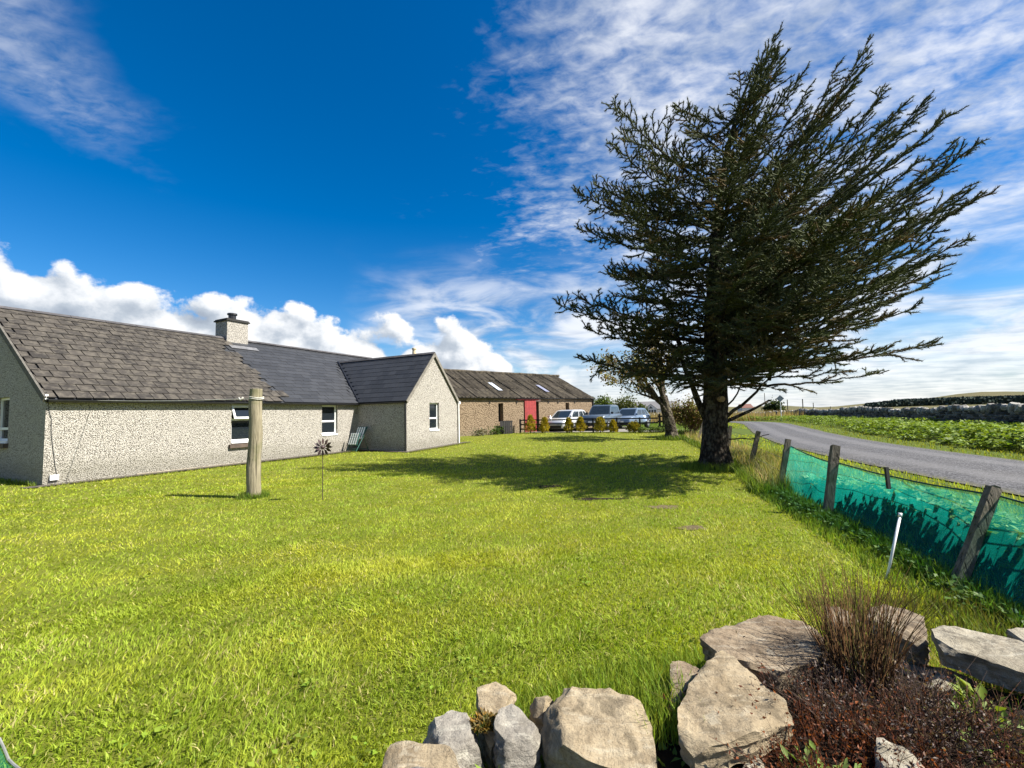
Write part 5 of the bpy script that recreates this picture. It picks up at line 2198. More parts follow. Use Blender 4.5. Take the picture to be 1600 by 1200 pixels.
# verge between fence and road, beyond the road, far verge
n = 60000
x, y, r = polar(n, 3.5, 62, 14, 58, 1.9)
rd, side = road_dist(x, y)
k = (rd > 2.12) & (x > fence_x(np.clip(y, 0, 27)) + .02) & ((side < 0) | (rd < 4.3)) & ~((y > 26) & (x < 18))
x, y, rd, side = x[k], y[k], rd[k], side[k]
cc = np.where((side < 0)[:, None], np.array(C_Y) * .55 + np.array(C_G) * .45, np.array((.22, .245, .03)))
tufts(x, y, np.where(side < 0, .085, .075), cc, .006)
# fade past the gate, round the trees and the pole
a = rng.random(2600) * 2 * math.pi
rr = .45 + .5 * rng.random(2600) ** 2
tufts(5.36 + rr * np.cos(a), 11.88 + rr * np.sin(a), .17, GREEN, .004)
a = rng.random(1400) * 2 * math.pi
rr = .25 + .5 * rng.random(1400) ** 2
tufts(7.97 + rr * np.cos(a), 22.5 + rr * np.sin(a), .2, GREEN, .004)
a = rng.random(700) * 2 * math.pi
rr = .15 + .16 * rng.random(700) ** 2
tufts(PX + rr * np.cos(a), PY + rr * np.sin(a), .11, GREEN, .004)
# along the cottage walls
u_ = rng.random(2200) * 11.2 - .4
for b0, L_, dd in ((HA, 10.2, .45), (HC - HL * .4, 4.6, .48)):
    u_ = rng.random(1500) * L_
    d_ = dd + rng.normal(0, .04, 1500)
    tufts(b0.x + HL.x * u_ + HN.x * d_, b0.y + HL.y * u_ + HN.y * d_, .055, OLIVE, .004)
u_ = rng.random(900) * 7
tufts(HA.x - HN.x * u_ - HL.x * .12, HA.y - HN.y * u_ - HL.y * .12, .12, GREEN, .004)
# edge of the rock bed, left and right of it
a = np.radians(15 + 165 * rng.random(9000))
q = .93 + .28 * rng.random(9000)
x, y = 1.45 + 1.58 * q * np.cos(a), 1.75 + .97 * q * np.sin(a)
tufts(x, y, .095, (.20, .27, .03), .0035, zf=lambda a_, b_: bedz(a_, b_))
k = (x > 1.2) & (rng.random(len(x)) < .4)
tufts(x[k], y[k], .11, DRY, .003, zf=lambda a_, b_: bedz(a_, b_))
x, y = .50 + rng.random(900) * .28, 1.85 + rng.random(900) * .45
tufts(x, y, .11, (.19, .26, .03), .0035, zf=lambda a_, b_: bedz(a_, b_))
x, y = 2.2 + rng.random(2500) * 1.4, 2.75 + rng.random(2500) * .9
k = x < fence_x(y) + .1
tufts(x[k], y[k], .11, (.12, .125, .03), .0035)
# grass behind the rail fence and towards the bungalow
x, y = 8.5 + rng.random(3000) * 10, 36 + rng.random(3000) * 22
tufts(x, y, .16, GREEN)
tag(RG.build('rough_grass', GRASS), 'longer rough grass along the fences, verges and tree feet', 'grass', kind='stuff')

# dry reeds in the field between yard and bungalow
RD = Bits()
n = 9000
x, y = 10 + rng.random(n) * 34, 58 + rng.random(n) ** 1.5 * 40
H_ = .9 + .6 * rng.random(n)
RD.blades(np.stack([x, y, hz(x, y)], 1), H_, np.full(n, .10), rng.random(n) * 6.3, rng.normal(0, .12, (n, 2)), jitter((.34, .26, .13), n, .3), False)
tag(RD.build('dry_reeds', GRASS), 'band of tan dry reeds in the field before the bungalow', 'reeds', kind='stuff')

# ------------------------------------------------------------------ leafy weeds: behind the netting and on the far verge
def weed_mass(name, label, x, y, h, size, cols, per, lay=.5, z0=None):
    """broad-leaved ground cover: leaves held at uneven height"""
    B = Bits()
    n = len(x) * per
    X = np.repeat(x, per) + rng.normal(0, size * .9, n)
    Y = np.repeat(y, per) + rng.normal(0, size * .9, n)
    Hh = np.repeat(h, per) if hasattr(h, '__len__') else np.full(n, h)
    zt = Hh * (.25 + .8 * rng.random(n) ** .6)
    P = np.stack([X, Y, hz(X, Y) + zt], 1)
    a = rng.random(n) * 2 * math.pi
    Dr = np.stack([np.cos(a), np.sin(a), rng.normal(-.05, .35, n)], 1)
    Nr = np.stack([rng.normal(0, lay, n), rng.normal(0, lay, n), np.ones(n)], 1)
    ci = rng.integers(0, len(cols), n)
    C_ = np.array(cols)[ci] * (1 + rng.normal(0, .18, (n, 1)))
    s = size * (.6 + .8 * rng.random(n))
    B.leaves(P, Dr, Nr, s * 1.25, s, np.clip(C_, .004, .6), .12)
    k = rng.random(n) < .3
    B.sticks(np.stack([X[k], Y[k], hz(X[k], Y[k])], 1), P[k], np.full(k.sum(), .004), np.full(k.sum(), .003), jitter((.07, .10, .02), k.sum()))
    return tag(B.build(name, LEAF), label, 'plants', kind='stuff')


n = 1500
y = .9 + rng.random(n) ** 1.1 * 7.6
d_ = np.abs(rng.normal(0, .5, n))
x = fence_x(y) + .47 + d_
hh = .52 * np.clip(1.05 - d_ * .55, .25, 1) * (.7 + .5 * fbm2(x, y, 1.3, 4)) * (1 - .45 * sstep(6.0, 8.4, y))
weed_mass('leafy_weeds', 'broad-leaved green weeds crowding behind the green netting', x, y, hh, .062, [(.16, .25, .05), (.20, .30, .08), (.11, .19, .03), (.26, .34, .14)], 20)
n = 170
y = 1.6 + rng.random(n) * 7.0
x = fence_x(y) - .06 - np.abs(rng.normal(0, .16, n))
weed_mass('leafy_weeds', 'low dark green weeds in the shade on the lawn side of the netting', x, y, .11, .035, [(.055, .11, .016), (.08, .14, .02)], 8)
# butterbur on the far side of the road
n = 13000
x, y, r = polar(n, 12, 75, 22, 66, 1.55)
rd, side = road_dist(x, y)
WALL_LINE = interp_path([(20.5, 4), (23.2, 14), (25.6, 22), (29.2, 32), (33.5, 44), (37.5, 55), (39.0, 63), (34, 71), (22, 79)], .25)
wx = np.interp(y, WALL_LINE[:230, 1], WALL_LINE[:230, 0])
k = (side > 0) & (rd > 3.3 + .5 * fbm2(x, y, .7, 2)) & (x < wx - .3) & (y < 66)
x, y, rd = x[k], y[k], rd[k]
hh = .52 * sstep(3.2, 4.6, rd) * (.55 + .8 * fbm2(x, y, .5, 9)) + .08
weed_mass('butterbur_bank', 'dense bright green leafy plants between the road and the stone wall', x, y, hh, .115, [(.165, .240, .022), (.21, .28, .030), (.10, .165, .016), (.14, .20, .02)], 13, .45)

# ------------------------------------------------------------------ dry stone wall beyond the road
dry = thing('dry_stone_wall', 'dark dry stone wall with pale lichened coping stones beyond the road', 'wall', (25.6, 22, 0))


def stone_mesh(seed):
    m = MB()
    rg = random.Random(seed)
    for z_, s in ((-.5, .86), (-.15, 1.0), (.2, 1.0), (.5, .80)):
        for k in range(7):
            a = 2 * math.pi * k / 7
            q = s * (.42 + rg.uniform(-.05, .09))
            m.v.append((q * math.cos(a) * (1.1 if abs(math.cos(a)) > .6 else .95), q * math.sin(a), z_ + rg.uniform(-.07, .07)))
    for r_ in range(3):
        for k in range(7):
            a, b = r_ * 7 + k, r_ * 7 + (k + 1) % 7
            m.f.append((a, b, b + 7, a + 7))
    m.f += [tuple(reversed(range(7))), tuple(21 + k for k in range(7))]
    return m.mesh('stone')


SM = [stone_mesh(i) for i in range(7)]
COPE = m_rock('lichened_coping', (.15, .138, .122), (.36, .34, .30), (.07, .064, .058), (.52, .50, .44), vary=.6)
SMD, SMC = [], []
for me in SM:
    a, b = me.copy(), me.copy()
    a.materials.append(ROCK_DARK)
    b.materials.append(COPE)
    SMD.append(a)
    SMC.append(b)
stones = []
seg = np.linalg.norm(np.diff(WALL_LINE, axis=0), axis=1)
cum = np.concatenate([[0], np.cumsum(seg)])


def wall_at(s):
    return np.array([np.interp(s, cum, WALL_LINE[:, 0]), np.interp(s, cum, WALL_LINE[:, 1])])


rs = random.Random(5)
for course in range(9):
    s = rs.uniform(0, .3)
    while s < cum[-1] - .5:
        far = s / cum[-1]
        ln = rs.uniform(.28, .62) * (1 + .5 * far)
        p_ = wall_at(s + ln / 2)
        q_ = wall_at(s + ln / 2 + .3)
        hgt = 1.18 - .25 * sstep(40, 75, p_[1]) + .10 * math.sin(s * .35) + .06 * math.sin(s * 1.3)
        th = .135
        z_ = course * th
        if z_ < hgt - .12:
            stones.append((p_, math.atan2(q_[1] - p_[1], q_[0] - p_[0]), z_ + th / 2, ln, .55 - .02 * course, th * 1.05, 0))
        s += ln * .93
s = 0
while s < cum[-1] - .5:
    ln = rs.uniform(.16, .55)
    p_ = wall_at(s)
    q_ = wall_at(s + .3)
    hgt = 1.18 - .25 * float(sstep(40, 75, p_[1])) + .10 * math.sin(s * .35) + .06 * math.sin(s * 1.3)
    stones.append((p_, math.atan2(q_[1] - p_[1], q_[0] - p_[0]), hgt + .02, ln, .5, rs.uniform(.18, .52), 1))
    s += ln * .9
order = sorted(range(len(stones)), key=lambda i: -(stones[i][3] / np.hypot(*stones[i][0])) * (1 if stones[i][0][0] / max(stones[i][0][1], .1) < 1.25 else .01) * (1.6 if stones[i][6] else 1))
pick = set(order[:298])
rest = {0: MB(), 1: MB()}
for i, (p_, a_, z_, ln, dp_, th, cope) in enumerate(stones):
    gz0 = h1(*p_)
    M = Matrix.Translation((p_[0] + rs.uniform(-.03, .03), p_[1] + rs.uniform(-.03, .03), gz0 + z_)) @ Matrix.Rotation(a_ + rs.gauss(0, .06), 4, 'Z') @ Matrix.Rotation(rs.gauss(0, .35 if cope else .05), 4, 'Y') @ Matrix.Diagonal((ln, dp_, th, 1))
    me = (SMC if cope else SMD)[i % 7]
    if i in pick:
        o = bpy.data.objects.new('stone', me)
        col.objects.link(o)
        o.parent = dry
        o.matrix_basis = Matrix.Translation(-dry.location) @ M
    else:
        mb = rest[cope]
        k = len(mb.v)
        mb.v += [tuple(M @ v_.co) for v_ in me.vertices]
        mb.f += [tuple(k + q for q in pl.vertices) for pl in me.polygons]
rest[0].build('wall_stones', ROCK_DARK, dry, kind='stuff')
rest[1].build('coping_stones', COPE, dry, kind='stuff')

# ------------------------------------------------------------------ conifer plantation on the far slope
PL = Bits()
n = 5000
a = np.radians(38.6 + 27 * rng.random(n))
r = 880 + 230 * rng.random(n) + 60 * np.sin(a * 9)
x, y = r * np.sin(a), r * np.cos(a)
H_ = 8.5 * (.93 + .14 * rng.random(n)) * (.55 + .45 * sstep(38.6, 41.5, np.degrees(a)))
per = 7
k = np.repeat(np.arange(n), per)
q = rng.random(n * per)
T = np.stack([x[k] + rng.normal(0, 2.2, n * per), y[k] + rng.normal(0, 2.2, n * per), hz(x[k], y[k]) + q * H_[k]], 1)
Dr = np.stack([rng.normal(0, .5, n * per), rng.normal(0, .5, n * per), np.ones(n * per)], 1)
PL.leaves(T, Dr, rng.normal(0, 1, (n * per, 3)), np.full(n * per, 4.2), np.full(n * per, 4.5), jitter((.040, .056, .044), n * per, .25, .05), .1)
tag(PL.build('conifer_plantation', TWIG), 'dark band of conifer plantation on the far slope', 'woodland', kind='stuff')


# ------------------------------------------------------------------ generic broadleaf shrubs and trees
def branchy(seed, base, h, spread, trunk_r, levels=4, first=.35, lean=(0, 0, 0), kids=4, up=.5):
    """returns wood segments (p0,p1,r0,r1) and tip points with directions"""
    rg = random.Random(seed)
    segs, tips = [], []

    def grow(p, d, ln, r_, lev):
        k = 3 if lev else 5
        for i in range(k):
            jt = .13 if lev else .05
            d2 = (d + Vector((rg.gauss(0, jt), rg.gauss(0, jt), rg.gauss(0, .08) + .05 * up))).normalized()
            q = p + d2 * ln / k
            r2 = r_ * (1 - .45 * (1 / k) * (1 if lev else .6))
            segs.append((p.copy(), q.copy(), r_, r2, lev))
            p, d, r_ = q, d2, r2
            if lev >= levels - 1:
                tips.append((q.copy(), d2.copy()))
            if lev < levels and i >= (k - 3 if lev == 0 else 0):
                for _ in range(1 if i < k - 1 else 2):
                    if rg.random() < .85:
                        a_ = rg.uniform(0, 2 * math.pi)
                        o_ = d.orthogonal().normalized()
                        o_ = Matrix.Rotation(a_, 3, d) @ o_
                        nd = (d * .75 + o_ * rg.uniform(.5, 1.0) * spread + Vector((0, 0, .2 * up))).normalized()
                        grow(p.copy(), nd, ln * rg.uniform(.55, .8), r_ * rg.uniform(.55, .75), lev + 1)
    grow(Vector(base), (Vector((0, 0, 1)) + Vector(lean)).normalized(), h * first, trunk_r, 0)
    return segs, tips


def wood(parent, segs, mt, name='trunk', sides=7, lev0=0):
    B = Bits()
    for lv_, n_ in ((0, 10), (1, 7), (2, 5), (3, 3), (4, 3)):
        q = [s_ for s_ in segs if s_[4] == lv_]
        if q:
            k = len(q)
            B.sticks(np.array([s_[0] for s_ in q]), np.array([s_[1] for s_ in q]), np.array([s_[2] for s_ in q]), np.array([s_[3] for s_ in q]), np.ones((k, 3)) * .1, n_)
    o = B.build(name, mt)
    if parent is not None:
        adopt(o, parent)
    return o


def leaf_cloud(parent, tips, per, size, cols, spread=.16, name='crown', mt=None):
    B = Bits()
    n = len(tips) * per
    T = np.repeat(np.array([t[0] for t in tips]), per, 0) + rng.normal(0, spread, (n, 3))
    Dr = rng.normal(0, 1, (n, 3))
    Nr = rng.normal(0, .6, (n, 3)) + np.array([0, 0, 1.0])
    C_ = np.array(cols)[rng.integers(0, len(cols), n)] * (1 + rng.normal(0, .2, (n, 1)))
    s = size * (.6 + .8 * rng.random(n))
    B.leaves(T, Dr, Nr, s * 1.2, s, np.clip(C_, .004, .6), .15)
    o = B.build(name, mt or LEAF)
    if parent is not None:
        adopt(o, parent)
    return o


# sycamore with sparse young leaves behind the spruce
t2 = thing('sycamore_tree', 'sparse young-leaved deciduous tree behind and left of the big spruce', 'tree', (7.97, 22.5, h1(7.97, 22.5)))
segs, tips = branchy(12, (8.05, 22.5, -.1), 6.8, .60, .30, 4, .36, (-.06, 0, 0), up=.9)
s2, tp2 = branchy(9, (7.90, 22.5, 1.3), 5.0, .75, .10, 4, .38, (-.75, -.1, 0), up=.6)
segs += s2
tips += tp2
wood(t2, segs, BARK2)
for k in range(6):
    a_ = k * 1.05 + .3
    m = MB()
    m.tube([(7.97 + .16 * math.cos(a_), 22.5 + .16 * math.sin(a_), .45), (7.97 + .33 * math.cos(a_), 22.5 + .33 * math.sin(a_), .08), (7.97 + .65 * math.cos(a_), 22.5 + .6 * math.sin(a_), -.12)], [.14, .11, .03], 6)
    m.build('root', BARK2, t2, smooth=True)
random.Random(4).shuffle(tips)
leaf_cloud(t2, tips[:int(len(tips) * .75)], 6, .10, [(.18, .17, .04), (.22, .17, .06), (.13, .15, .03), (.20, .12, .05)], .13)

# hedge shrubs between the trunks
for lab, (x, y), h, cols, sd_ in (('yellow-green leafy shrub with reddish stems between the two tree trunks', (9.35, 23.6), 2.0, [(.14, .15, .03), (.18, .16, .04), (.16, .09, .05)], 21),
                                 ('reddish twiggy bush low behind the leaning thin post', (10.3, 24.6), 1.5, [(.17, .08, .05), (.14, .13, .03), (.20, .12, .07)], 22)):
    t = thing('hedge_shrub', lab, 'shrub', (x, y, h1(x, y)))
    allt, alls = [], []
    for k in range(5):
        s_, q = branchy(sd_ * 7 + k, (x + random.uniform(-.35, .35), y + random.uniform(-.3, .3), h1(x, y) - .05), h, .8, .028, 3, .42, (random.uniform(-.5, .5), random.uniform(-.4, .4), 0))
        alls += s_
        allt += q
    wood(t, alls, simple('reddish_stem_%d' % sd_, (.13, .06, .045), .8), 'stem')
    leaf_cloud(t, allt, 7, .075, cols, .14)
# bushes beyond the yard
for lab, (x, y), h, wd, cols, sd_ in (('bright green rounded bush beyond the barn end, left of the other', (20.0, 100.0), 5.2, 2.6, [(.075, .11, .018), (.10, .14, .025)], 31),
                                      ('darker olive bush beyond the yard, nearer the bungalow', (26.0, 104.0), 5.0, 3.6, [(.06, .075, .018), (.085, .095, .025)], 32),
                                      ('small dark spiky bush left of the diamond road sign', (44.0, 75.0), 2.6, 1.5, [(.03, .05, .014), (.045, .06, .02)], 33),
                                      ('small green bush before the bungalow conservatory', (37.0, 128.0), 3.4, 1.4, [(.06, .085, .02), (.075, .09, .02)], 34)):
    t = thing('distant_bush', lab, 'bush', (x, y, h1(x, y)))
    n = 1100
    q = rng.normal(0, 1, (n, 3))
    q /= np.linalg.norm(q, axis=1, keepdims=True)
    q *= (rng.random((n, 1)) ** .4) * (1 + .25 * np.sin(q[:, :1] * 5 + sd_) + .2 * np.sin(q[:, 1:2] * 7))
    T = np.array([x, y, h1(x, y) + h * .52]) + q * np.array([wd, wd, h * .46])
    leaf_cloud(t, [(p_, None) for p_ in T], 2, .34, cols, .22)
    m = MB()
    m.tube([(x, y, h1(x, y) - .2), (x, y, h1(x, y) + h * .5)], [.16, .06], 6)
    m.build('trunk', BARK2, t)
# low plants at the barn foot
for i, (t_b, lab, cols) in enumerate(((2.3, 'small green leafy plant at the barn foot beside the slatted crate', [(.06, .11, .02), (.08, .13, .03)]),
                                      (1.1, 'low greyish plant at the barn foot nearer the cottage wing', [(.16, .15, .10), (.09, .10, .05)]))):
    p_ = BA + BL * t_b + BN * .6
    t = thing('barn_plant', lab, 'plant', (p_.x, p_.y, h1(p_.x, p_.y)))
    n = 90
    q = rng.normal(0, 1, (n, 3)) * np.array([.26, .2, .14]) + np.array([p_.x, p_.y, h1(p_.x, p_.y) + .2])
    leaf_cloud(t, [(v_, None) for v_ in q], 3, .08, cols, .05, 'leaves')
# weeds at the gate end of the fence
n = 120
x, y = 7.6 + rng.random(n) * 2.2, 26.9 + rng.random(n) * .5
weed_mass('gate_weeds', 'clump of green weeds at the foot of the black gate end', x, y, .30, .07, [(.08, .13, .02), (.10, .15, .03)], 10)

# ------------------------------------------------------------------ plants of the rock bed
def stems_plant(name, label, cat, base, n, h, spread, cols, r_=.0018, top_lean=(0, 0), curve=.25, base_r=.08, leaves=0, lcols=None, lsize=.012, seg=4, jit=.3):
    base = np.array(base)
    a = rng.random(n) * 2 * math.pi
    q = np.sqrt(rng.random(n)) * base_r
    P = np.stack([base[0] + q * np.cos(a), base[1] + q * np.sin(a), np.full(n, base[2])], 1)
    a2 = a + rng.normal(0, .6, n)
    out = np.abs(rng.normal(0, spread, n))
    H_ = h * (.45 + .6 * rng.random(n))
    B = Bits()
    C_ = np.clip(np.array(cols)[rng.integers(0, len(cols), n)] * (1 + rng.normal(0, jit, (n, 1))), .004, .6)
    prev = P
    for k in range(1, seg + 1):
        t = k / seg
        off = out * (t * (1 - curve) + curve * t * t) * H_
        cur = P + np.stack([np.cos(a2) * off + top_lean[0] * t * H_, np.sin(a2) * off + top_lean[1] * t * H_, H_ * t], 1)
        cur[:, :2] += rng.normal(0, .004, (n, 2))
        B.sticks(prev, cur, np.full(n, r_ * (1 - .75 * (k - 1) / seg)), np.full(n, r_ * (1 - .75 * k / seg)), C_)
        if leaves and k > seg * .3:
            m_ = leaves
            t0 = rng.random((n, m_, 1))
            LP = (prev[:, None] * (1 - t0) + cur[:, None] * t0).reshape(-1, 3)
            Dr = rng.normal(0, 1, (n * m_, 3)) + np.array([0, 0, .6])
            Lc = np.clip(np.array(lcols)[rng.integers(0, len(lcols), n * m_)] * (1 + rng.normal(0, .3, (n * m_, 1))), .003, .6)
            s = lsize * (.6 + .8 * rng.random(n * m_))
            B.leaves(LP, Dr, rng.normal(0, 1, (n * m_, 3)), s * 1.6, s * .8, Lc)
        prev = cur
    return tag(B.build(name, TWIG if not leaves else LEAF), label, cat)


stems_plant('rush_clump', 'upright clump of bare reddish-brown rush stems between the slabs', 'plant', (1.66, 2.27, .14), 380, .60, .25, [(.11, .055, .025), (.16, .085, .035), (.07, .04, .02), (.12, .10, .03)], .0030, (.03, .03), .75, .13, seg=6)
stems_plant('heather_clump', 'grey-brown dry heather with seed heads below the rush clump', 'plant', (1.55, 2.00, .14), 680, .27, .75, [(.10, .065, .05), (.07, .045, .035)], .0023, (0, 0), .2, .26, 2, [(.12, .085, .07), (.16, .13, .11), (.08, .05, .04)], .009)
stems_plant('heather_clump', 'rust-red heather clump low in the bed left of the pale pointed stone', 'plant', (1.17, 1.74, .13), 720, .24, .85, [(.13, .045, .02), (.09, .035, .02)], .0023, (0, 0), .2, .24, 3, [(.22, .065, .02), (.15, .045, .02), (.09, .04, .02)], .009)
stems_plant('heather_clump', 'dark reddish heather clump right of the pale pointed stone', 'plant', (1.66, 1.72, .13), 680, .23, .85, [(.13, .05, .03), (.10, .05, .03)], .0023, (0, 0), .2, .26, 2, [(.15, .06, .035), (.11, .07, .03), (.10, .04, .02)], .009)
stems_plant('heather_clump', 'low brown heather spreading in the lower right corner', 'plant', (2.02, 1.86, .10), 560, .20, .95, [(.11, .055, .03), (.09, .06, .03)], .0022, (0, 0), .2, .24, 2, [(.13, .07, .04), (.09, .10, .03), (.16, .06, .03)], .009)
stems_plant('dry_stalks', 'thin dry stalks standing before the big tan triangular slab', 'plant', (.66, 1.56, .1), 60, .24, .35, [(.20, .16, .10), (.15, .11, .07)], .0014, (0, 0), .2, .14, 1, [(.20, .16, .10)], .006)
stems_plant('dry_stalks', 'thin dry stalks before the big square tan block', 'plant', (.38, 1.55, .08), 46, .22, .35, [(.20, .16, .10), (.15, .11, .07)], .0014, (0, 0), .2, .12, 1, [(.20, .16, .10)], .006)


def leafy(name, label, base, n, size, rad, h, cols):
    B = Bits()
    a = rng.random(n) * 2 * math.pi
    q = np.sqrt(rng.random(n)) * rad
    P = np.stack([base[0] + q * np.cos(a), base[1] + q * np.sin(a), base[2] + h * rng.random(n)], 1)
    Dr = np.stack([np.cos(a), np.sin(a), .4 + .5 * rng.random(n)], 1) + rng.normal(0, .4, (n, 3))
    Nr = np.stack([rng.normal(0, .4, n), rng.normal(0, .4, n), np.ones(n)], 1)
    s = size * (.6 + .8 * rng.random(n))
    B.leaves(P, Dr, Nr, s * 1.5, s * .7, np.clip(np.array(cols)[rng.integers(0, len(cols), n)] * (1 + rng.normal(0, .2, (n, 1))), .004, .6))
    B.sticks(np.repeat(np.array([base]), n, 0) + (P - np.array(base)) * np.array([.5, .5, 0]), P, np.full(n, .0018), np.full(n, .0012), jitter((.08, .10, .02), n))
    return tag(B.build(name, LEAF), label, 'plant')


leafy('leafy_sprig', 'yellow-green leafy sprig beside the small whitish rock', (1.98, 2.0, .16), 34, .05, .07, .13, [(.19, .24, .03), (.15, .21, .02)])
leafy('bed_weed', 'small green leafy weed before the rounded grey stone', (-.03, 1.72, .08), 90, .028, .16, .09, [(.10, .16, .02), (.13, .19, .03)])
leafy('bed_weed', 'green leafy weed at the foot of the big square tan block', (.20, 1.66, .08), 110, .030, .17, .08, [(.09, .15, .02), (.12, .18, .03)])
leafy('bed_weed', 'dark green weed patch in the lower right corner of the bed', (1.85, 1.55, .12), 130, .026, .22, .07, [(.06, .10, .02), (.11, .16, .03)])
leafy('bed_weed', 'pale green weed tucked beside the upright pale pointed stone', (1.50, 1.62, .13), 70, .022, .12, .06, [(.12, .16, .06), (.08, .13, .03)])
leafy('bed_weed', 'bright green leafy weed between the heathers and the low brown slab', (1.86, 1.86, .15), 120, .026, .16, .10, [(.16, .22, .04), (.11, .17, .03)])
leafy('bed_weed', 'green leafy weed at the right picture edge below the striped slab', (2.28, 1.80, .12), 130, .030, .18, .10, [(.10, .16, .03), (.15, .21, .04)])
leafy('bed_weed', 'green leafy weed filling the gap left of the tan triangular slab', (.56, 1.78, .12), 120, .028, .10, .10, [(.12, .19, .03), (.09, .15, .02)])
leafy('bed_weed', 'green leafy weed growing among the rust-red heather', (1.05, 1.62, .18), 110, .024, .14, .10, [(.12, .18, .03), (.16, .22, .05)])
leafy('moss_cushion', 'orange-brown moss cushion on the tan rock in the edging', (-.15, 1.98, .235), 420, .012, .055, .02, [(.24, .13, .02), (.16, .10, .02), (.10, .08, .02)])
x, y = 2.20 + rng.normal(0, .10, 260), 1.92 + rng.normal(0, .08, 260)
B = Bits()
n = len(x)
H_ = .10 + .12 * rng.random(n)
B.blades(np.stack([x, y, np.full(n, .07)], 1), H_, np.full(n, .005), rng.random(n) * 6.3, rng.normal(0, .04, (n, 2)), jitter((.11, .18, .025), n))
tag(B.build('grass_tuft', GRASS), 'bright green grass tuft at the right edge of the rock bed', 'grass', kind='stuff')
# ------------------------------------------------------------------ the wind-swept spruce
SP = Vector((5.36, 11.88, 0))
spruce = thing('spruce_tree', 'tall dark wind-swept spruce leaning towards the road', 'tree', SP)
rs = random.Random(77)
TRUNK = [((0, 0, -.2), .50), ((0, 0, .1), .44), ((.0, 0, .5), .36), ((.03, 0, 1.2), .315), ((.07, 0, 2.2), .295), ((.12, .02, 3.2), .26), ((.16, .04, 4.2), .23), ((.28, .05, 5.6), .155), ((.48, .08, 7.2), .105),
         ((.8, .06, 8.8), .07), ((1.25, .02, 10.2), .04), ((1.62, 0, 11.0), .018), ((1.75, 0, 11.25), .008)]


def trunk_at(z_):
    zs_ = [p[0][2] for p in TRUNK]
    return Vector((np.interp(z_, zs_, [p[0][0] for p in TRUNK]), np.interp(z_, zs_, [p[0][1] for p in TRUNK]), z_)), float(np.interp(z_, zs_, [p[1] for p in TRUNK]))


m = MB()
pts, rad = [], []
for i in range(64):
    z_ = -.2 + 11.4 * i / 63
    c_, r_ = trunk_at(z_)
    pts.append(c_ + SP)
    rad.append(r_)
m.tube(pts, rad, 18)
for i, v_ in enumerate(m.v):                                  # gnarled, fluted bark
    p_ = Vector(v_) - SP
    c_, r_ = trunk_at(p_.z)
    d_ = Vector((p_.x - c_.x, p_.y - c_.y, 0))
    a_ = math.atan2(d_.y, d_.x)
    k = 1 + .13 * noise.noise(Vector((math.cos(a_) * 1.6, math.sin(a_) * 1.6, p_.z * .7))) + .10 * noise.noise(Vector((math.cos(a_) * 4, math.sin(a_) * 4, p_.z * 2.2)))
    k += .10 * max(0, 1 - p_.z / .6) * math.sin(a_ * 5 + 1)
    m.v[i] = tuple(SP + c_ + d_ * k)
m.build('trunk', BARK, spruce, smooth=True)
m = MB()
cut = SP + Vector((.06, -.33, 1.82))
m.tube([cut + Vector((0, .06, 0)), cut + Vector((.01, -.05, .0))], [.085, .075], 10)
m.build('sawn_branch_stub', simple('sawn_wood', (.32, .21, .11), .9), spruce)
# dead snags
for a, b, c_, r_ in (((.25, -.1, 1.35), (.9, -.2, 1.75), (1.35, -.3, 2.35), .05), ((.25, -.05, 1.2), (.95, .1, 1.45), (1.6, .2, 1.75), .055), ((.3, -.1, 1.6), (.7, -.2, 2.1), (.9, -.2, 2.9), .025),
                     ((.3, .0, .75), (.8, -.2, .80), (1.3, -.3, .88), .02), ((1.35, -.3, 2.3), (1.5, -.3, 2.9), (1.62, -.25, 3.8), .05),
                     ((-.2, .05, 1.35), (-.55, .1, 2.1), (-.75, .15, 3.2), .10), ((-.75, .15, 3.1), (-.82, .2, 3.9), (-1.0, .25, 4.6), .07)):
    P_ = [Vector(a), Vector(b), Vector(c_)]
    q = [P_[0].lerp(P_[1], t).lerp(P_[1].lerp(P_[2], t), t) + SP + Vector((rs.gauss(0, .02), 0, rs.gauss(0, .02))) for t in np.linspace(0, 1, 7)]
    m = MB()
    m.tube(q, [r_ * (1 - .55 * i / 6) for i in range(7)], 7)
    m.build('bare_snag', BARK, spruce, smooth=True)

CX, CY, SC = 385, 1150, .01095


def tip(cx, cy, dep):
    dep *= 1.2
    return Vector(((cx - CX) * SC * (1 + dep / 12.5), dep, 1.55 + ((CY - cy) * SC - 1.55) * (1 + dep / 12.5)))


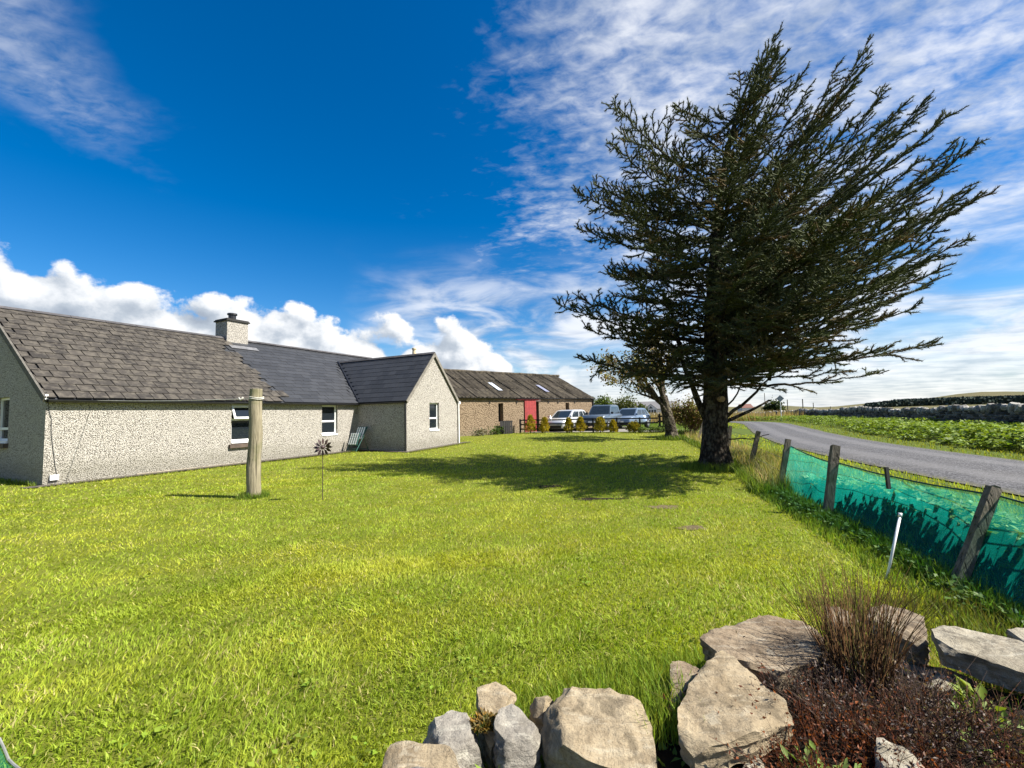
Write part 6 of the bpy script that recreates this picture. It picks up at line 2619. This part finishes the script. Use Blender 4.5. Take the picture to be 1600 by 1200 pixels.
# crown limbs: where each one leaves the trunk, where it ends (from a drawing scaled in metres), its depth
LIMBS = [
    # leaders of the top
    (8.8, (512, 140, .3), 1), (8.4, (640, 150, -.4), 1), (9.8, (560, 120, .2), 1), (7.6, (700, 185, .5), 1), (9.4, (618, 100, .1), 1), (9.6, (596, 42, .0), 1), (9.6, (590, 75, -.2), 1), (9.6, (575, 95, .3), 1), (7.0, (455, 205, -.9), 1), (7.6, (560, 200, -1.0), 1),
    # great leader to the upper right and its companions
    (4.6, (852, 50, .2), 1), (5.0, (775, 150, -.7), 1), (4.8, (800, 120, 1.0), 1), (4.2, (895, 190, .6), 1), (4.0, (870, 240, -.8), 1), (3.7, (962, 228, -.1), 1), (3.8, (935, 275, 1.2), 1),
    (3.5, (978, 268, -.9), 1), (3.3, (1040, 345, .2), 1), (3.4, (1000, 350, -1.5), 1), (3.1, (1025, 415, .9), 1), (3.0, (1028, 462, -.4), 1), (3.0, (985, 480, -1.8), 1), (2.9, (1000, 520, 1.5), 1),
    (2.8, (990, 590, .1), 1), (2.8, (940, 600, -1.7), 1), (2.7, (955, 660, .8), .75), (2.6, (905, 700, -.9), .8), (2.5, (880, 745, .6), .7), (2.4, (800, 770, -1.6), .8),
    (2.2, (940, 855, .0), .9), (2.25, (800, 850, 1.2), .8), (2.2, (740, 870, -1.3), .8), (2.1, (815, 925, .4), .6), (2.3, (690, 920, -.7), .7),
    # left side
    (7.2, (350, 240, .4), 1), (6.6, (300, 232, -.5), 1), (6.2, (166, 215, 0), .95), (5.8, (225, 300, .9), 1), (5.6, (140, 325, -.3), 1), (5.2, (200, 380, -1.2), 1), (5.0, (150, 430, .8), 1),
    (4.6, (64, 450, .0), 1), (4.4, (120, 500, -1.1), 1), (4.2, (98, 545, .7), 1), (4.0, (160, 590, -1.5), 1), (3.7, (150, 660, .2), 1), (3.5, (140, 690, -1.2), 1),
    (3.2, (95, 722, .8), .9), (3.0, (10, 737, .0), .9), (3.0, (120, 780, -1.0), .9), (2.8, (180, 800, 1.4), .9), (2.6, (60, 873, .1), .85), (2.5, (115, 892, -.9), .85), (2.4, (200, 912, .8), .8), (2.3, (250, 900, -1.5), .8), (2.5, (170, 850, -.3), .8),
    # towards and away from the viewer
    (8.0, (480, 260, -1.6), 1), (7.4, (560, 280, -2.2), 1), (7.0, (440, 300, 1.8), 1), (6.6, (380, 330, -2.0), 1), (6.2, (520, 360, -2.9), 1), (6.0, (650, 300, -2.0), 1), (6.2, (640, 260, 1.8), 1), (5.6, (300, 400, -2.4), 1),
    (5.6, (720, 330, -2.2), 1), (5.4, (600, 420, 2.8), 1), (5.2, (420, 430, -3.3), 1), (5.0, (260, 450, 2.2), 1), (4.8, (560, 480, -3.6), 1), (4.8, (780, 400, -2.4), 1), (4.6, (800, 380, 2.2), 1), (4.4, (330, 520, -3.2), 1),
    (4.2, (480, 540, -3.8), 1), (4.2, (660, 540, -3.2), 1), (4.0, (240, 560, 2.6), 1), (4.0, (860, 460, 2.4), 1), (3.8, (850, 500, -2.6), 1), (3.8, (400, 600, 3.4), 1), (3.6, (560, 610, -3.9), 1), (3.5, (290, 640, -2.9), 1),
    (3.4, (740, 600, -3.0), 1), (3.4, (700, 580, 3.2), 1), (3.2, (430, 690, -3.6), .95), (3.1, (600, 690, -3.4), .95), (3.0, (260, 720, 2.4), .95), (3.0, (840, 620, 2.4), .9), (2.9, (800, 680, -2.4), .9), (2.8, (330, 770, -3.0), .9),
    (2.7, (520, 770, -3.4), .9), (2.7, (680, 760, 2.8), .9), (2.6, (640, 800, -2.6), .9), (2.5, (300, 840, 2.4), .85), (2.4, (420, 850, -2.9), .85), (2.4, (560, 870, 2.6), .8), (2.3, (540, 880, -2.4), .8), (2.3, (330, 880, -1.9), .8),
]
extra_l = []
for i_ in range(len(LIMBS)):
    z0, (cx, cy, dep), dens = LIMBS[i_]
    if cx > 560 and i_ % 2:
        continue
    f_ = rs.uniform(.50, .82)
    sx_ = 400 + (cx - 400) * f_ + rs.uniform(-45, 45)
    zy_ = CY - z0 / SC
    extra_l.append((max(2.2, z0 + rs.uniform(-.5, .5)), (sx_, zy_ + (cy - zy_) * f_ + rs.uniform(-30, 30), dep * .8 + rs.uniform(-1.3, 1.3)), dens))
LIMBS = LIMBS + extra_l
shoots, sh_tint = [], []
WIND = Vector((1, 0, .25))
UPV = Vector((0, 0, 1))


def bez(a, b, c_, t):
    return a.lerp(b, t).lerp(b.lerp(c_, t), t)


for li, (z0, (cx, cy, dep), dens) in enumerate(LIMBS):
    T = tip(cx, cy, dep)
    if T.x > .6:
        sl_ = np.interp(T.z, [2.5, 3.3, 6, 9, 10.5, 12], [.05, .12, .44, .66, .95, 1.35])
    else:
        sl_ = np.interp(T.z, [2.5, 4.5, 7.7, 9, 10.2], [.12, .28, .44, .68, 1.0])
    hd = math.hypot(T.x - .2, T.y * .6)
    z0 = min(11.2, max(2.15, T.z - sl_ * hd + rs.uniform(-.15, .15)))
    dens = dens * (1.4 if T.x < .8 else (.76 if T.x > 2.5 else .92))
    S, r0 = trunk_at(z0)
    d = T - S
    hor = Vector((d.x, d.y, 0))
    Cc = S + hor * .55 + UPV * (d.z * .44) + Vector((0, 0, -.06 * hor.length))
    L_ = d.length * 1.05
    nseg = max(8, int(L_ / .16))
    path = [bez(S, Cc, T, i / nseg) + Vector((rs.gauss(0, .018), rs.gauss(0, .018), rs.gauss(0, .018))) * (1 if 0 < i < nseg else 0) for i in range(nseg + 1)]
    rl = min(.075, .012 + .0085 * L_)
    mb = MB()
    mb.tube([p + SP for p in path], [rl * (1 - .90 * (i / nseg) ** .8) for i in range(nseg + 1)], 6)
    base_t = .12 if L_ > 3 else .08
    s = base_t * L_
    sidef = 1
    low = cy > 760
    while s < L_ * .995:
        t = s / L_
        k = min(nseg - 1, int(t * nseg))
        p = path[k].lerp(path[k + 1], t * nseg - k)
        tan = (path[k + 1] - path[k]).normalized()
        h_ = tan.cross(UPV)
        h_ = h_.normalized() if h_.length > .05 else Vector((0, 1, 0))
        v_ = h_.cross(tan).normalized()
        ph = rs.gauss(0, .34)
        perp = h_ * sidef * math.cos(ph) + v_ * (math.sin(ph) + .04)
        sidef = -sidef
        right_side = max(0.0, min(1.0, (p.x + .5) / 4))
        dr = (tan * .55 + perp * (.95 - .25 * right_side) + WIND * (.10 + .30 * right_side) + UPV * .02).normalized()
        ln = (.24 + .58 * min(1, (L_ - s) / 2.0)) * rs.uniform(.55, 1.15) * (1.0 if L_ > 2.5 else .8) * (1.12 if T.x < .8 else 1.0)
        inner = t < .38
        s += rs.uniform(.11, .19) / max(.5, dens) * (1.25 if inner else (.72 if t > .6 else 1.0))
        if low and rs.random() < .12:
            continue
        # secondary branch, gently rising
        n2 = max(3, int(ln / .12))
        q = p.copy()
        dd = dr.copy()
        sec = [q.copy()]
        for i in range(n2):
            dd = (dd + UPV * .02 + WIND * .02 + Vector((rs.gauss(0, .05), rs.gauss(0, .05), rs.gauss(0, .05)))).normalized()
            q = q + dd * (ln / n2)
            sec.append(q.copy())
        mb.tube([a_ + SP for a_ in sec], [.010 * (1 - .6 * i / n2) for i in range(n2 + 1)], 3, False)
        brown = (1 if rs.random() < (.5 if low else .14) else 0) * rs.uniform(.4, 1)
        f0 = .45 if inner else .12
        for i in range(n2):
            if (i + 1) / n2 > f0:
                shoots.append((sec[i], sec[i + 1], .072))
                sh_tint.append(brown)
        # side shoots
        u_ = ln * (f0 * .8)
        sd2 = 1
        while u_ < ln:
            i = min(n2 - 1, int(u_ / ln * n2))
            b0 = sec[i].lerp(sec[i + 1], u_ / ln * n2 - i)
            tg = (sec[i + 1] - sec[i]).normalized()
            hh = tg.cross(v_)
            hh = hh.normalized() if hh.length > .05 else h_
            vv = hh.cross(tg)
            a_ = rs.gauss(0, .45)
            sl = rs.uniform(.12, .30) * (1.05 - .35 * u_ / ln)
            nd = (tg * .80 + (hh * sd2 * math.cos(a_) + vv * math.sin(a_)) * .62 + UPV * .06).normalized()
            shoots.append((b0, b0 + nd * sl, .072))
            sh_tint.append(brown)
            sd2 = -sd2
            u_ += rs.uniform(.12, .20)
    # leading shoot of the limb
    for i in range(int(nseg * .45), nseg):
        shoots.append((path[i], path[i + 1], .075))
        sh_tint.append(0)
    mb.build('limb', BARK, spruce)

# needles: short spiky triangles round each shoot over a thin core
P0 = np.array([tuple(a) for a, b, c_ in shoots]) + np.array(SP)
P1 = np.array([tuple(b) for a, b, c_ in shoots]) + np.array(SP)
NR = np.array([c_ for a, b, c_ in shoots])
TI = np.array(sh_tint)[:, None]
LN = np.linalg.norm(P1 - P0, axis=1)
clump = (.75 + .5 * rng.random((len(P0), 1)))
BASEC = (np.array([.080, .092, .046]) * (1 - TI) + np.array([.12, .085, .04]) * TI) * clump
NB = Bits()
NB.sticks(P0, P1, np.full(len(P0), .019), np.full(len(P0), .013), BASEC * .8, 3)
cnt = np.maximum(4, (LN * 100).astype(int))
idx = np.repeat(np.arange(len(P0)), cnt)
n = len(idx)
t = rng.random(n)[:, None]
ax = (P1 - P0)[idx] / LN[idx][:, None]
rv = rng.normal(0, 1, (n, 3))
rv -= ax * (rv * ax).sum(1, keepdims=True)
rv /= np.linalg.norm(rv, axis=1, keepdims=True)
bp = P0[idx] * (1 - t) + P1[idx] * t
dirn = ax * .72 + rv * .70
sdv = np.cross(dirn, rng.normal(0, 1, (n, 3)))
sdv /= np.linalg.norm(sdv, axis=1, keepdims=True)
nl = NR[idx][:, None] * (.75 + .5 * rng.random((n, 1)))
V = np.stack([bp - sdv * .0065, bp + sdv * .0065, bp + dirn * nl * 1.1], 1).reshape(-1, 3)
C_ = BASEC[idx] * (1 + rng.normal(0, .22, (n, 1)))
NB.add(V, np.arange(n * 3).reshape(-1, 3), np.repeat(np.clip(C_, .004, .4), 3, 0))
crown = NB.build('crown', NEEDLE)
adopt(crown, spruce)
print('SHOOTS', len(shoots), 'NEEDLES', n)
